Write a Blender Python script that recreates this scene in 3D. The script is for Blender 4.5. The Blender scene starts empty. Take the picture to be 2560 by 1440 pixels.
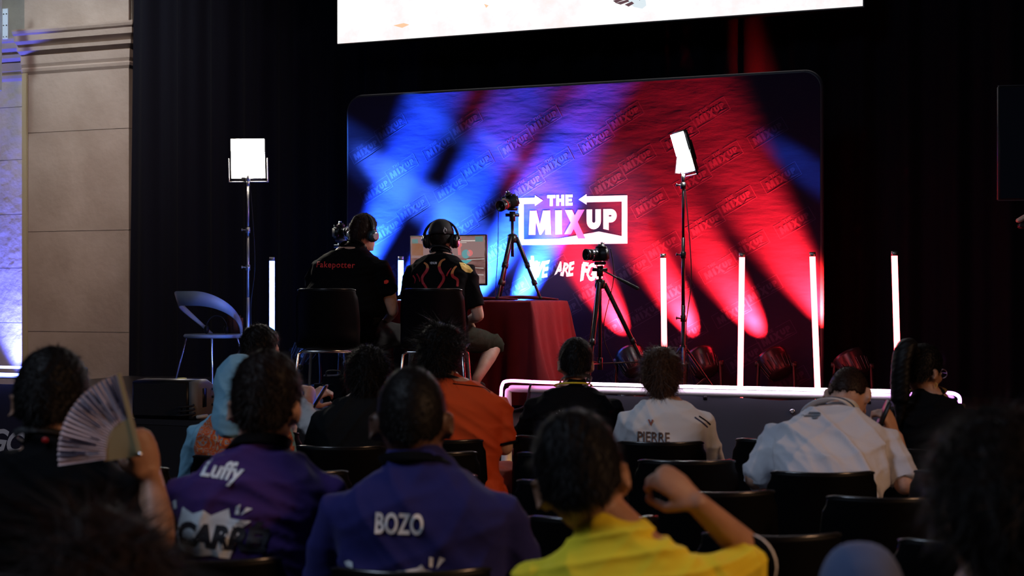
import bpy, bmesh, math, random
import numpy as np
from mathutils import Vector, Matrix, Euler
from mathutils.bvhtree import BVHTree
random.seed(7); rng = np.random.default_rng(7)
PI = math.pi
sc = bpy.context.scene
COL = sc.collection

# ------------------------------------------------------------------ camera, world, exposure
CAMH, FPX, HY = 1.45, 3600.0, 735.0          # eye height, focal length in pixels (2560 wide), horizon row
cam_d = bpy.data.cameras.new('camera'); cam = bpy.data.objects.new('camera', cam_d); COL.objects.link(cam)
cam.location = (0, 0, CAMH); cam.rotation_euler = (PI/2, 0, 0)
cam_d.sensor_width = 36; cam_d.lens = FPX/2560*36; cam_d.shift_y = (HY-720)/2560
cam_d.clip_start = 0.05; cam_d.clip_end = 100
cam_d.dof.use_dof = True; cam_d.dof.focus_distance = 9.6; cam_d.dof.aperture_fstop = 3.6
sc.camera = cam
sc.view_settings.view_transform = 'Standard'; sc.view_settings.look = 'None'
sc.view_settings.exposure = 0; sc.view_settings.gamma = 1; sc.view_settings.use_curve_mapping = False
sc.cycles.use_denoising = True
w = bpy.data.worlds.new('world'); sc.world = w; w.use_nodes = True
w.node_tree.nodes['Background'].inputs[0].default_value = (0.35, 0.45, 0.75, 1)
w.node_tree.nodes['Background'].inputs[1].default_value = 0.008

def lamp(kind, name, loc, target, power, color, size=1.0, **kw):
    d = bpy.data.lights.new(name, kind); o = bpy.data.objects.new(name, d); COL.objects.link(o)
    o.location = loc; d.energy = power; d.color = color
    if target is not None:
        o.rotation_euler = (Vector(target)-Vector(loc)).to_track_quat('-Z', 'Y').to_euler()
    if kind == 'AREA':
        d.shape = 'RECTANGLE'; d.size = size; d.size_y = kw.get('size_y', size); d.spread = kw.get('spread', PI)
    if kind == 'SPOT':
        d.spot_size = kw['angle']; d.spot_blend = kw.get('blend', .5); d.shadow_soft_size = size
    return o
# unseen area lamps added high up as fill for the audience and the stone
lamp('AREA', 'hall_cool_fill', (-4.5, 1.0, 7.5), (0.0, 4.0, 1.0), 88, (0.62, 0.76, 1.0), 2.2, spread=2.0)
lamp('AREA', 'hall_warm_fill', (6.5, 0.5, 4.5), (0.3, 3.6, 1.0), 50, (1.0, 0.55, 0.30), 1.2, spread=1.5)
lamp('AREA', 'pier_fill', (-4.0, 8.5, 6.5), (-4.4, 14.2, 2.4), 22, (1.0, 0.78, 0.70), 1.0, spread=0.9)  # added fill, brightens the front of the pier
lamp('AREA', 'upper_stone_fill', (-7.0, 9.5, 8.0), (-4.4, 14.2, 4.6), 20, (0.75, 0.9, 1.0), 1.0, spread=0.6)  # added cool fill for the stone above the cornice

# ------------------------------------------------------------------ geometry helpers
def P(px, py, d):
    return Vector(((px-1280)/FPX*d, d, CAMH-(py-HY)/FPX*d))
TH = math.radians(21.5)
U = Vector((math.cos(TH), -math.sin(TH), 0)); N = Vector((-math.sin(TH), -math.cos(TH), 0))  # along stage / towards audience
def on_plane(px, O):      # ground-plan intersection of a viewing column with the stage-parallel plane through O
    k = (px-1280)/FPX
    t = (k*O[1]-O[0])/(U.x-k*U.y)
    return t, Vector((O[0]+U.x*t, O[1]+U.y*t, 0))

def mat(name, c, rough=.7, metal=0, emit=None, es=0, bump=None, spec=.5, sheen=0, trans=0, coat=0, noise=None):
    m = bpy.data.materials.new(name); m.use_nodes = True
    nt = m.node_tree; b = nt.nodes['Principled BSDF']
    b.inputs['Base Color'].default_value = (*c, 1); b.inputs['Roughness'].default_value = rough
    b.inputs['Metallic'].default_value = metal; b.inputs['Specular IOR Level'].default_value = spec
    if sheen: b.inputs['Sheen Weight'].default_value = sheen
    if trans: b.inputs['Transmission Weight'].default_value = trans
    if coat: b.inputs['Coat Weight'].default_value = coat
    if emit: b.inputs['Emission Color'].default_value = (*emit, 1); b.inputs['Emission Strength'].default_value = es
    tc = nt.nodes.new('ShaderNodeTexCoord')
    if noise:                                   # (scale, colour2)
        n = nt.nodes.new('ShaderNodeTexNoise'); n.inputs['Scale'].default_value = noise[0]; n.inputs['Detail'].default_value = 5
        nt.links.new(tc.outputs['Object'], n.inputs['Vector'])
        mx = nt.nodes.new('ShaderNodeMix'); mx.data_type = 'RGBA'
        mx.inputs['A'].default_value = (*c, 1); mx.inputs['B'].default_value = (*noise[1], 1)
        rr = nt.nodes.new('ShaderNodeMapRange'); rr.inputs[1].default_value = .38; rr.inputs[2].default_value = .62
        nt.links.new(n.outputs['Fac'], rr.inputs[0]); nt.links.new(rr.outputs[0], mx.inputs['Factor'])
        nt.links.new(mx.outputs['Result'], b.inputs['Base Color'])
    if bump:
        n = nt.nodes.new('ShaderNodeTexNoise'); n.inputs['Scale'].default_value = bump[0]; n.inputs['Detail'].default_value = 6
        mp = nt.nodes.new('ShaderNodeMapping')
        if len(bump) > 2: mp.inputs['Scale'].default_value = bump[2]
        nt.links.new(tc.outputs['Object'], mp.inputs['Vector']); nt.links.new(mp.outputs[0], n.inputs['Vector'])
        bp = nt.nodes.new('ShaderNodeBump'); bp.inputs['Strength'].default_value = bump[1]; bp.inputs['Distance'].default_value = .02
        nt.links.new(n.outputs['Fac'], bp.inputs['Height']); nt.links.new(bp.outputs[0], b.inputs['Normal'])
    return m
def cloth(name, c, c2=None, rough=.85, wr=.35): return mat(name, c, rough, bump=(9, wr), sheen=(.05 if max(c) > .1 else 0), spec=(.2 if max(c) > .1 else .06), noise=(3, c2) if c2 else None)
def skin(name, c):
    m = mat(name, c, .5, bump=(90, .08), spec=.4, noise=(14, tuple(x*.82 for x in c)))
    m.node_tree.nodes['Principled BSDF'].inputs['Subsurface Weight'].default_value = .12
    m.node_tree.nodes['Principled BSDF'].inputs['Subsurface Radius'].default_value = (.02, .008, .004)
    return m
M = dict(
    black=mat('black_plastic', (.005, .005, .006), .45, spec=.35), rubber=mat('rubber', (.006, .006, .006), .8),
    bmetal=mat('black_metal', (.012, .012, .014), .32, .3), chrome=mat('chrome', (.75, .75, .78), .18, 1),
    alu=mat('brushed_metal', (.45, .42, .40), .35, .9), white=mat('white_paint', (.75, .75, .78), .5),
    glass=mat('dark_glass', (.01, .012, .02), .05, coat=1), shell=mat('chair_shell', (.0015, .0015, .002), .5, spec=.14),
    edge=mat('glint_edge', (.012, .012, .013), .22, spec=.9),
    red=mat('red_plastic', (.5, .02, .02), .4), grey=mat('grey_plastic', (.16, .145, .13), .6),
)
def bmnew(): return bmesh.new()
def obj(name, bm, m, parent=None, smooth=True, loc=None):
    if isinstance(bm, bpy.types.Mesh): me = bm
    else:
        bmesh.ops.recalc_face_normals(bm, faces=bm.faces)
        me = bpy.data.meshes.new(name); bm.to_mesh(me); bm.free()
    for mm in (m if isinstance(m, (list, tuple)) else [m]):
        me.materials.append(M[mm] if isinstance(mm, str) else mm)
    if smooth: me.polygons.foreach_set('use_smooth', [True]*len(me.polygons))
    o = bpy.data.objects.new(name, me); COL.objects.link(o)
    if parent: o.parent = parent
    if loc is not None: o.location = loc
    return o
def tag(o, label, cat, group=None):
    o['label'] = label; o['category'] = cat
    if group: o['group'] = group
    return o
def thing(name, label, cat, loc=(0, 0, 0), rotz=0, group=None):
    o = bpy.data.objects.new(name, None); COL.objects.link(o); o.location = loc; o.rotation_euler = (0, 0, rotz); o.empty_display_size = .1
    return tag(o, label, cat, group)
def struct(name, bm, m, smooth=False):
    o = obj(name, bm, m, None, smooth); o['kind'] = 'structure'; return o
def box(bm, c, s, rot=None, bev=0):
    r = bmesh.ops.create_cube(bm, size=1)['verts']
    Mx = Matrix.Translation(c) @ (rot.to_4x4() if rot is not None else Matrix.Identity(4)) @ Matrix.Diagonal((*s, 1))
    bmesh.ops.transform(bm, matrix=Mx, verts=r)
    if bev:
        es = list({e for v in r for e in v.link_edges})
        bmesh.ops.bevel(bm, geom=es, offset=bev, segments=2, affect='EDGES', clamp_overlap=True)
def ball(bm, c, r, rot=None, u=16, v=10):
    q = bmesh.ops.create_uvsphere(bm, u_segments=u, v_segments=v, radius=1)['verts']
    r = (r, r, r) if isinstance(r, (int, float)) else r
    bmesh.ops.transform(bm, matrix=Matrix.Translation(c) @ (rot.to_4x4() if rot is not None else Matrix.Identity(4)) @ Matrix.Diagonal((*r, 1)), verts=q)
def rings(bm, R, closed=True, cap=True):
    VV = [[bm.verts.new(p) for p in r] for r in R]; n = len(VV[0])
    for a, b in zip(VV[:-1], VV[1:]):
        for i in range(n if closed else n-1):
            j = (i+1) % n
            bm.faces.new((a[i], a[j], b[j], b[i]))
    if cap:
        bm.faces.new(list(reversed(VV[0]))); bm.faces.new(VV[-1])
    return VV
def tube(bm, pts, rad, n=12, rnd=True, flat=1.0, ref=None):
    pts = [Vector(p) for p in pts]
    if isinstance(rad, (int, float)): rad = [rad]*len(pts)
    T = []
    for i in range(len(pts)):
        a = pts[max(i-1, 0)]; b = pts[min(i+1, len(pts)-1)]; T.append((b-a).normalized())
    x = (Vector(ref) if ref is not None else (Vector((1, 0, 0)) if abs(T[0].x) < .8 else Vector((0, 1, 0))))
    P2, R2, T2 = [], [], []
    if rnd:
        for k in (0.0, .5, .85): P2.append(pts[0]-T[0]*rad[0]*math.sqrt(max(0, 1-k*k))*.95); R2.append(rad[0]*max(k, .12)); T2.append(T[0])
    P2 += pts; R2 += rad; T2 += T
    if rnd:
        for k in (.85, .5, 0.0): P2.append(pts[-1]+T[-1]*rad[-1]*math.sqrt(max(0, 1-k*k))*.95); R2.append(rad[-1]*max(k, .12)); T2.append(T[-1])
    R = []
    for p, r, t in zip(P2, R2, T2):
        x = (x-t*x.dot(t)); x = x.normalized() if x.length > 1e-6 else t.orthogonal().normalized()
        y = t.cross(x)
        R.append([p+x*math.cos(2*PI*i/n)*r+y*math.sin(2*PI*i/n)*r*flat for i in range(n)])
    rings(bm, R)
def cyl(bm, a, b, r, n=20, r2=None): tube(bm, [a, b], [r, r if r2 is None else r2], n, rnd=False)
def lathe(bm, prof, n=24, mx=None):
    R = [[Vector((r*math.cos(2*PI*i/n), r*math.sin(2*PI*i/n), z)) for i in range(n)] for r, z in prof]
    if mx is not None: R = [[mx @ p for p in r] for r in R]
    rings(bm, R)
def spline(pts, k=8):
    pts = [Vector(p) for p in pts]; out = []
    for i in range(len(pts)-1):
        p0 = pts[max(i-1, 0)]; p1 = pts[i]; p2 = pts[i+1]; p3 = pts[min(i+2, len(pts)-1)]
        for j in range(k):
            t = j/k
            out.append(.5*((2*p1)+(-p0+p2)*t+(2*p0-5*p1+4*p2-p3)*t*t+(-p0+3*p1-3*p2+p3)*t**3))
    out.append(pts[-1]); return out
def remesh(bm, vox, smooth=2):
    bmesh.ops.recalc_face_normals(bm, faces=bm.faces)
    me = bpy.data.meshes.new('tmp'); bm.to_mesh(me); bm.free()
    o = bpy.data.objects.new('tmp', me); COL.objects.link(o)
    md = o.modifiers.new('r', 'REMESH'); md.mode = 'VOXEL'; md.voxel_size = vox
    if smooth:
        ms = o.modifiers.new('s', 'SMOOTH'); ms.iterations = smooth; ms.factor = .5
    dg = bpy.context.evaluated_depsgraph_get(); dg.update()
    out = bpy.data.meshes.new_from_object(o.evaluated_get(dg))
    bpy.data.objects.remove(o); bpy.data.meshes.remove(me)
    return out
def vco(me):
    a = np.empty(len(me.vertices)*3, np.float32); me.vertices.foreach_get('co', a); return a.reshape(-1, 3)
def vno(me):
    a = np.empty(len(me.vertices)*3, np.float32); me.vertex_normals.foreach_get('vector', a); return a.reshape(-1, 3)
def setco(me, a): me.vertices.foreach_set('co', a.astype(np.float32).ravel()); me.update()
def folds(me, amp, seed=0, f=1.0, only=None):
    r = np.random.default_rng(seed); p = vco(me).astype(np.float64); n = vno(me); d = np.zeros(len(p))
    wx = np.sin(p @ r.normal(0, 6, 3)+r.uniform(0, 6))+.6*np.sin(p @ r.normal(0, 12, 3)+r.uniform(0, 6))
    for i in range(7):
        k = r.normal(0, 1, 3)*np.array([9, 6, 26])*f*(1+.25*i)
        if i % 3 == 0: k = np.array([r.choice([-1, 1])*16, 5, 16])*f*(1+.1*i)
        s = np.sin(p @ k+1.5*wx+r.uniform(0, 6))
        gate = .5+.5*np.sin(p @ r.normal(0, 7, 3)+r.uniform(0, 6))
        d += (1-np.abs(s))**2*gate/(1+.2*i)
    d = (d-d.mean())*amp
    if only is not None: d *= only(p)
    setco(me, p+n*d[:, None])

# ------------------------------------------------------------------ flat lettering
def text2d(s, size=1.0, bold=0.0, shear=0.0, sx=1.0, spacing=1.0):
    """vertices (x,z) centred, faces"""
    c = bpy.data.curves.new('t', 'FONT'); c.body = s; c.size = size; c.offset = bold*size; c.shear = shear; c.align_x = 'CENTER'; c.align_y = 'CENTER'
    c.space_character = spacing; c.resolution_u = 4; c.fill_mode = 'FRONT'
    o = bpy.data.objects.new('t', c); COL.objects.link(o); dg = bpy.context.evaluated_depsgraph_get(); dg.update()
    me = bpy.data.meshes.new_from_object(o.evaluated_get(dg))
    V = [(v.co.x*sx, v.co.y) for v in me.vertices]; F = [tuple(p.vertices) for p in me.polygons]
    bpy.data.objects.remove(o); bpy.data.curves.remove(c); bpy.data.meshes.remove(me)
    xs = [v[0] for v in V]; ys = [v[1] for v in V]; cx = (min(xs)+max(xs))/2; cy = (min(ys)+max(ys))/2
    return [(x-cx, y-cy) for x, y in V], F
def fit(VF, w_, h_, cx=0, cy=0, rot=0):
    V, F = VF; xs = [v[0] for v in V]; ys = [v[1] for v in V]
    W = max(xs)-min(xs); H = max(ys)-min(ys); c, s = math.cos(rot), math.sin(rot); out = []
    for x, y in V:
        x = x/W*w_; y = y/H*h_; out.append((cx+x*c-y*s, cy+x*s+y*c))
    return out, F
def merge(*L):
    V, F = [], []
    for v, f in L:
        b = len(V); V += list(v); F += [tuple(i+b for i in q) for q in f]
    return V, F
def polys(L, ox=0, oy=0, sx=1, sy=1):
    V, F = [], []
    for q in L:
        b = len(V); V += [(ox+x*sx, oy+y*sy) for x, y in q]; F.append(tuple(range(b, b+len(q))))
    return V, F
def flat_mesh(name, VF, fn, m, parent, maxlen=None):
    bm = bmnew(); vs = [bm.verts.new((x, 0, z)) for x, z in VF[0]]
    for f in VF[1]:
        try: bm.faces.new([vs[i] for i in f])
        except ValueError: pass
    bmesh.ops.triangulate(bm, faces=bm.faces)
    if maxlen:
        for _ in range(5):
            es = [e for e in bm.edges if e.calc_length() > maxlen]
            if not es: break
            bmesh.ops.subdivide_edges(bm, edges=es, cuts=1); bmesh.ops.triangulate(bm, faces=bm.faces)
    dead = []
    for v in bm.verts:
        q = fn(v.co.x, v.co.z)
        if q is None: dead.append(v)
        else: v.co = q
    if dead: bmesh.ops.delete(bm, geom=dead, context='VERTS')
    return obj(name, bm, m, parent, smooth=False)
# glyph pieces of the event logo, unit = pixels of a 513 x 201 block, y down
def arc(cx, cy, rx, ry, a0, a1, n=10): return [(cx+rx*math.cos(math.radians(a0+(a1-a0)*i/n)), cy+ry*math.sin(math.radians(a0+(a1-a0)*i/n))) for i in range(n+1)]
def strip(o, i): return [[o[k], o[k+1], i[k+1], i[k]] for k in range(len(o)-1)]
def U_(x, y, w_, h, s):
    o = [(x, y)]+arc(x+w_/2, y+h-w_/2, w_/2, w_/2, 180, 0)+[(x+w_, y)]
    i = [(x+s, y)]+arc(x+w_/2, y+h-w_/2, w_/2-s, w_/2-s, 180, 0)+[(x+w_-s, y)]
    return strip(o, i)
def P_(x, y, w_, h, s):
    r = h*.32; o = [(x+s, y)]+arc(x+w_-r, y+r, r, r, -90, 90)+[(x+s, y+2*r)]; t = s*.95
    i = [(x+s, y+t)]+arc(x+w_-r, y+r, r-t, r-t, -90, 90)+[(x+s, y+2*r-t)]
    return [[(x, y), (x+s, y), (x+s, y+h), (x, y+h-5)]]+strip(o, i)
L_FRAME = [[(0, 9), (79, 9), (79, 33), (0, 33)], [(79, 0), (116, 21), (79, 42)], [(0, 33), (24, 33), (24, 201), (0, 201)],
           [(24, 178), (336, 178), (381, 151), (487, 171), (487, 201), (24, 201)], [(487, 9), (513, 9), (513, 201), (487, 201)],
           [(324, 9), (487, 9), (487, 33), (324, 33)], [(324, 0), (324, 42), (287, 21)]]
L_THE = [[(138, 0), (176, 0), (176, 12), (138, 12)], [(150, 12), (164, 12), (164, 44), (150, 44)],
         [(181, 0), (194, 0), (194, 44), (181, 44)], [(205, 0), (218, 0), (218, 44), (205, 44)], [(194, 16), (205, 16), (205, 28), (194, 28)],
         [(225, 0), (238, 0), (238, 44), (225, 44)], [(238, 0), (258, 0), (258, 11), (238, 11)], [(238, 17), (254, 17), (254, 27), (238, 27)], [(238, 33), (258, 33), (258, 44), (238, 44)]]
L_MIX = [[(54, 62), (86, 62), (80, 160), (48, 160)], [(86, 62), (102, 118), (100, 160), (84, 110)], [(130, 62), (146, 62), (146, 110), (108, 160), (100, 160), (102, 118), (118, 62)],
         [(128, 62), (152, 62), (156, 160), (128, 160)], [(176, 62), (208, 62), (208, 160), (176, 160)],
         [(222, 62), (256, 62), (318, 178), (284, 178)], [(284, 62), (314, 62), (250, 160), (218, 160)]]
L_UP = U_(324, 62, 67, 80, 26)+P_(402, 62, 62, 84, 25)

def ribbon_mesh(V, F):
    me = bpy.data.meshes.new('m'); me.from_pydata(V, [], F); me.update(); return me

# ------------------------------------------------------------------ the setting
STZ = 0.66                                        # stage height
BO = (-1.367, 12.0)                               # banner plane origin (its left end)
TBO = (1.066, 10.15)                              # line the tube lights stand on
FE = (-2.2, 9.03)                                 # stage front edge
def st(t, back=0.0, O=BO, z=0.0):                 # point: t along the stage, `back` towards the rear
    return Vector((O[0], O[1], z))+U*t-N*back
def quadbox(name, O, t0, t1, f0, f1, z0, z1, m, struct_=True, bev=0, label=None, cat=None):
    bm = bmnew(); R = Matrix((U, -N, Vector((0, 0, 1)))).transposed()
    c = Vector((O[0], O[1], 0))+U*(t0+t1)/2-N*(f0+f1)/2; c.z = (z0+z1)/2
    box(bm, c, (t1-t0, f1-f0, z1-z0), R, bev)
    if struct_: return struct(name, bm, m)
    return obj(name, bm, m)
m_floor = mat('hall_floor', (.012, .012, .013), .55, bump=(30, .1), noise=(4, (.02, .02, .022)))
m_stage = mat('stage_deck', (.03, .03, .035), .35, bump=(60, .1), noise=(9, (.018, .018, .02)))
m_skirt = mat('stage_skirt', (.006, .006, .007), .8)
bm = bmnew(); box(bm, (0, 8, -.05), (26, 26, .1)); struct('floor', bm, m_floor)
quadbox('stage_platform', FE, -3.2, 7.5, 0, 4.6, .02, STZ, m_stage)
o = quadbox('trim_1', FE, -3.2, 7.5, -.012, -.002, .0, STZ-.03, m_skirt)
o = quadbox('trim_2', FE, -3.2, 7.5, -.016, -.002, STZ-.03, STZ+.004, mat('edge_profile', (.06, .06, .065), .4, .6))
m_dark = mat('dark_wall', (.004, .004, .005), .95)
quadbox('wall_back', BO, -9, 9, 2.6, 2.8, 0, 9, m_dark)
bm = bmnew(); box(bm, (7.6, 8, 4.5), (.2, 26, 9)); struct('wall_right', bm, m_dark)
bm = bmnew(); box(bm, (-9.5, 8, 4.5), (.2, 26, 9)); struct('wall_left', bm, m_dark)
bm = bmnew(); box(bm, (0, 8, 9.05), (26, 26, .1)); struct('ceiling', bm, m_dark)

# stone pier and side wall at far left, plane parallel to the stage
PO = (-3.765, 14.15)                               # front right corner of the pier in plan
m_stone = mat('limestone', (.30, .23, .185), .9, bump=(14, .35), noise=(2.2, (.36, .285, .235)))
m_stone2 = mat('rough_limestone', (.40, .35, .30), .95, bump=(7, 1.0), noise=(3, (.46, .41, .36)))
m_stone3 = mat('grey_limestone', (.28, .26, .22), .95, bump=(6, .8), noise=(2, (.20, .19, .17)))
tL, _ = on_plane(57, PO)
R3 = Matrix((U, -N, Vector((0, 0, 1)))).transposed()
def pbox(bm, t0, t1, f0, f1, z0, z1, bev=0):
    c = Vector((PO[0], PO[1], 0))+U*(t0+t1)/2-N*(f0+f1)/2; c.z = (z0+z1)/2
    box(bm, c, (t1-t0, f1-f0, z1-z0), R3, bev)
def zat(py, d=14.35): return CAMH-(py-HY)/FPX*d
pier_w = -tL
zs = [0.0, zat(830), zat(577), zat(326), zat(160)]
bm = bmnew(); pbox(bm, -pier_w+.01, -.01, .012, .9, 0, 6.6)
for a, b in zip(zs[:-1], zs[1:]): pbox(bm, -pier_w, 0, 0, .88, a+.003, b-.003)
struct('wall_pier', bm, m_stone)
bm = bmnew(); pbox(bm, -pier_w-.0, -pier_w+.07, -.022, 0, 0, zat(172), .008)
struct('trim_3', bm, mat('pier_quoin', (.36, .30, .19), .9, bump=(20, .3)))
bm = bmnew(); pbox(bm, -5.2, -pier_w, .32, .9, 0, 6.6)
zz = [0, .6, 1.15, 1.72, 2.28, 2.85, 3.4, 3.95]
for a, b in zip(zz[:-1], zz[1:]): pbox(bm, -5.2, -pier_w-.01, .30, .5, a+.003, b-.003)
struct('wall_side', bm, m_stone2)
# upper wall above the cornice
bm = bmnew(); pbox(bm, -pier_w+.07, -.33, .10, .9, zat(80), 6.6); pbox(bm, -.30, 0, .04, .9, zat(80), 6.6, .01)
for k in range(4): pbox(bm, -.30+.055*k, -.275+.055*k, .02, .06, zat(66), 6.6, .006)
pbox(bm, -pier_w, -pier_w+.07, .04, .9, zat(80), 6.6, .01); pbox(bm, -5.2, -pier_w, .28, .9, zat(80), 6.6)
struct('wall_upper', bm, m_stone3)
# cornice mouldings wrapping the pier and running on along the side wall
prof = [(.00, 178), (.022, 171), (.028, 164), (.012, 160), (.03, 152), (.035, 132), (.02, 130), (.05, 126), (.085, 121), (.09, 112), (.06, 111), (.10, 103), (.13, 98), (.135, 84), (.155, 80), (.165, 74), (.165, 69), (0, 66)]
def cornice(t0, t1, f, name):
    bm = bmnew(); R = []
    pts = [(t0, f, 0, -1)]
    path = []
    for outx, py in prof:
        z = zat(py)
        path.append((outx, z))
    rr = []
    for (t, ff, k) in ((t0, f, 0), (t1, f, 1), (t1, .88, 1)):
        ring = []
        for outx, z in path:
            tt = t+(outx if k else 0); fo = ff-outx if ff == f else ff
            q = Vector((PO[0], PO[1], 0))+U*tt-N*fo; q.z = z; ring.append(q)
        rr.append(ring)
    for a, b in zip(rr[:-1], rr[1:]):
        for i in range(len(path)-1):
            bm.faces.new([bm.verts.new(x) for x in (a[i], b[i], b[i+1], a[i+1])])
    bmesh.ops.remove_doubles(bm, verts=bm.verts, dist=1e-4)
    return struct(name, bm, m_stone)
cornice(-pier_w, 0, 0, 'trim_4')
cornice(-5.2, -pier_w-.001, .30, 'trim_5')
# carved crack-like chip on the upper stone
# white perforated truss plate at the top left
t, q = on_plane(14, (PO[0]+N.x*.4, PO[1]+N.y*.4))
tr = thing('steel_bracket', 'pale blue-white perforated steel bracket on the stone wall at the top left corner', 'bracket', (q.x, q.y, 0), -TH)
m_lb = mat('pale_paint', (.45, .55, .66), .5)
bm = bmnew(); box(bm, (0, 0, zat(45, 13.9)), (.066, .012, .30)); obj('plate', bm, m_lb, tr, False)
for i in range(3):
    for s in (-1, 1):
        bm = bmnew(); cyl(bm, (s*.018, -.012, zat(20+29*i, 13.9)), (s*.018, -.005, zat(20+29*i, 13.9)), .006, 10); obj('bolt', bm, 'bmetal', tr)
bm = bmnew(); box(bm, (-.055, -.03, zat(80, 13.9)), (.035, .05, 1.05), None, .004); obj('post', bm, m_lb, tr, False)

# curtains
def curtain(name, O, t0, t1, back, z0, z1, m, label, amp=.05, k=15.0, slant=0.0, seed=0):
    r = random.Random(seed); bm = bmnew(); n = int((t1-t0)*60); rows = 14; R = []
    ph = [r.uniform(0, 6) for _ in range(5)]
    for j in range(rows+1):
        v = j/rows; z = z1+(z0-z1)*v; row = []
        for i in range(n+1):
            t = t0+(t1-t0)*i/n
            f = amp*(math.sin(k*t+ph[0]+.8*math.sin(2.1*t+ph[1]))+.5*math.sin(2.3*k*t+ph[2]+.6*math.sin(3*t)))*(.8+.3*v)
            row.append(st(t+slant*v*(1 if i == 0 else max(0, 1-i/12)), back+f, O, z))
        R.append(row)
    rings(bm, R, closed=False, cap=False)
    o = obj(name, bm, m); tag(o, label, 'curtain'); return o
m_cur = mat('black_velvet', (.0045, .0045, .009), .9, sheen=.02, spec=.12)
tc0, _ = on_plane(345, st(0, .95))
CB = st(0, .95)
curtain('stage_curtain', BO, tc0, 7.4, .95, STZ, 7.2, m_cur, 'black velvet curtain with vertical folds hanging behind the printed backdrop', slant=-.10, seed=3)
# ------------------------------------------------------------------ big screen
SO = st(-.0, .45)
tl, ql = on_plane(841, SO); trr, qr = on_plane(2160, SO)
zb = CAMH-(112-HY)/FPX*ql.y
scr = thing('video_wall', 'huge bright pinkish-white video wall hanging above the printed backdrop', 'screen', (ql.x, ql.y, 0), -TH)
Wd = trr-tl
bm = bmnew(); box(bm, (Wd/2, .06, zb+1.4), (Wd, .10, 2.8)); obj('housing', bm, 'black', scr, False)
m = bpy.data.materials.new('video_wall_picture'); m.use_nodes = True; nt = m.node_tree; nt.nodes.clear()
out = nt.nodes.new('ShaderNodeOutputMaterial'); em = nt.nodes.new('ShaderNodeEmission'); tcn = nt.nodes.new('ShaderNodeTexCoord')
n1 = nt.nodes.new('ShaderNodeTexNoise'); n1.inputs['Scale'].default_value = 2.2; n1.inputs['Detail'].default_value = 8; n1.inputs['Roughness'].default_value = .65
cr = nt.nodes.new('ShaderNodeValToRGB'); E = cr.color_ramp.elements
E[0].position = .25; E[0].color = (1.0, .45, .30, 1); E[1].position = .36; E[1].color = (1.0, .82, .80, 1)
e = cr.color_ramp.elements.new(.45); e.color = (1, .88, .89, 1); e = cr.color_ramp.elements.new(.55); e.color = (1, 1, 1, 1)
nt.links.new(tcn.outputs['Object'], n1.inputs['Vector']); nt.links.new(n1.outputs['Fac'], cr.inputs[0]); nt.links.new(cr.outputs[0], em.inputs[0])
em.inputs[1].default_value = 1.08; nt.links.new(em.outputs[0], out.inputs[0])
bm = bmnew(); box(bm, (Wd/2, .004, zb+1.4), (Wd-.02, .008, 2.78)); pic = obj('picture', bm, m, scr, False)
# dark striped figure at its lower edge
def em_mat(name, c, s=1.0): return mat(name, (0, 0, 0), .6, emit=c, es=s)
def on_screen(px, py):
    t, q = on_plane(px, SO); return t-tl, CAMH-(py-HY)/FPX*q.y
blob = lambda L: polys([[on_screen(*p) for p in q] for q in L])
flat_mesh('figure', blob([[(1560, -30), (1610, -30), (1616, 14), (1606, 22), (1586, 18), (1566, 4)]]), lambda x, z: Vector((x, -.004, z)), em_mat('screen_grey', (.75, .85, .9)), pic)
flat_mesh('figure_stripes', blob([[(1533, 2), (1560, -6), (1566, -2), (1540, 8)], [(1540, 8), (1570, -1), (1574, 4), (1552, 12)], [(1562, 12), (1580, 4), (1586, 9), (1572, 17)], [(1592, -6), (1604, -10), (1600, 2)]]), lambda x, z: Vector((x, -.006, z)), em_mat('screen_dark', (.12, .06, .07)), pic)
flat_mesh('ground_marks', blob([[(984, 64), (1010, 58), (1024, 62), (1006, 70)], [(1211, 10), (1222, 14), (1216, 20)]]), lambda x, z: Vector((x, -.006, z)), em_mat('screen_orange', (1, .62, .38)), pic)

# ------------------------------------------------------------------ printed backdrop
tb, qb = on_plane(2050, BO); BW = tb
ZT = CAMH+(735-245)/FPX*12.0; ZB = STZ+.01
bd = thing('printed_backdrop', 'navy fabric backdrop with rounded corners and small tilted logos, standing at the rear of the stage', 'backdrop', (BO[0], BO[1], 0), -TH)
def wr(x, z):
    return .004*math.sin(2*x+3*z)+.0005*math.sin(9*x+21*z+2*math.sin(4*x))+.0003*math.sin(31*z+6*x+3*math.sin(5*x))
bm = bmnew(); NX, NZ = 150, 96; grid = []
rc = .12
def in_round(x, z):      # squeeze grid into rounded rectangle
    X, Z = x*BW, ZB+z*(ZT-ZB)
    d = ZT-Z
    if d < rc:
        ins = rc-math.sqrt(max(0, rc*rc-(rc-d)**2)); X = ins+x*(BW-2*ins)
    return X, Z
tz = [0]+[ (k/(NZ-14))*(1-rc/(ZT-ZB)) for k in range(1, NZ-13)]+[1-rc/(ZT-ZB)*(1-math.sin(PI/2*k/13)) for k in range(1, 14)]
for zf in tz:
    row = []
    for i in range(NX+1):
        X, Z = in_round(i/NX, zf); row.append((X, wr(X, Z), Z))
    grid.append(row)
rings(bm, grid, closed=False, cap=False)
edge = [grid[j][0] for j in range(len(grid))]+[grid[-1][i] for i in range(NX+1)]+[grid[j][-1] for j in reversed(range(len(grid)))]
m_bd = mat('backdrop_fabric', (.013, .0095, .028), .7, bump=(3.5, .35, (1.0, 1, 3.2)), spec=.05)
obj('fabric', bm, m_bd, bd)
bm = bmnew(); tube(bm, [(x, y+.03, z) for x, y, z in edge], .024, 8, rnd=False); obj('frame_tube', bm, mat('frame_dark', (.03, .03, .04), .5), bd)
def fab(x, z, o=.0016): return Vector((x, wr(x, z)-o, z))
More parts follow.
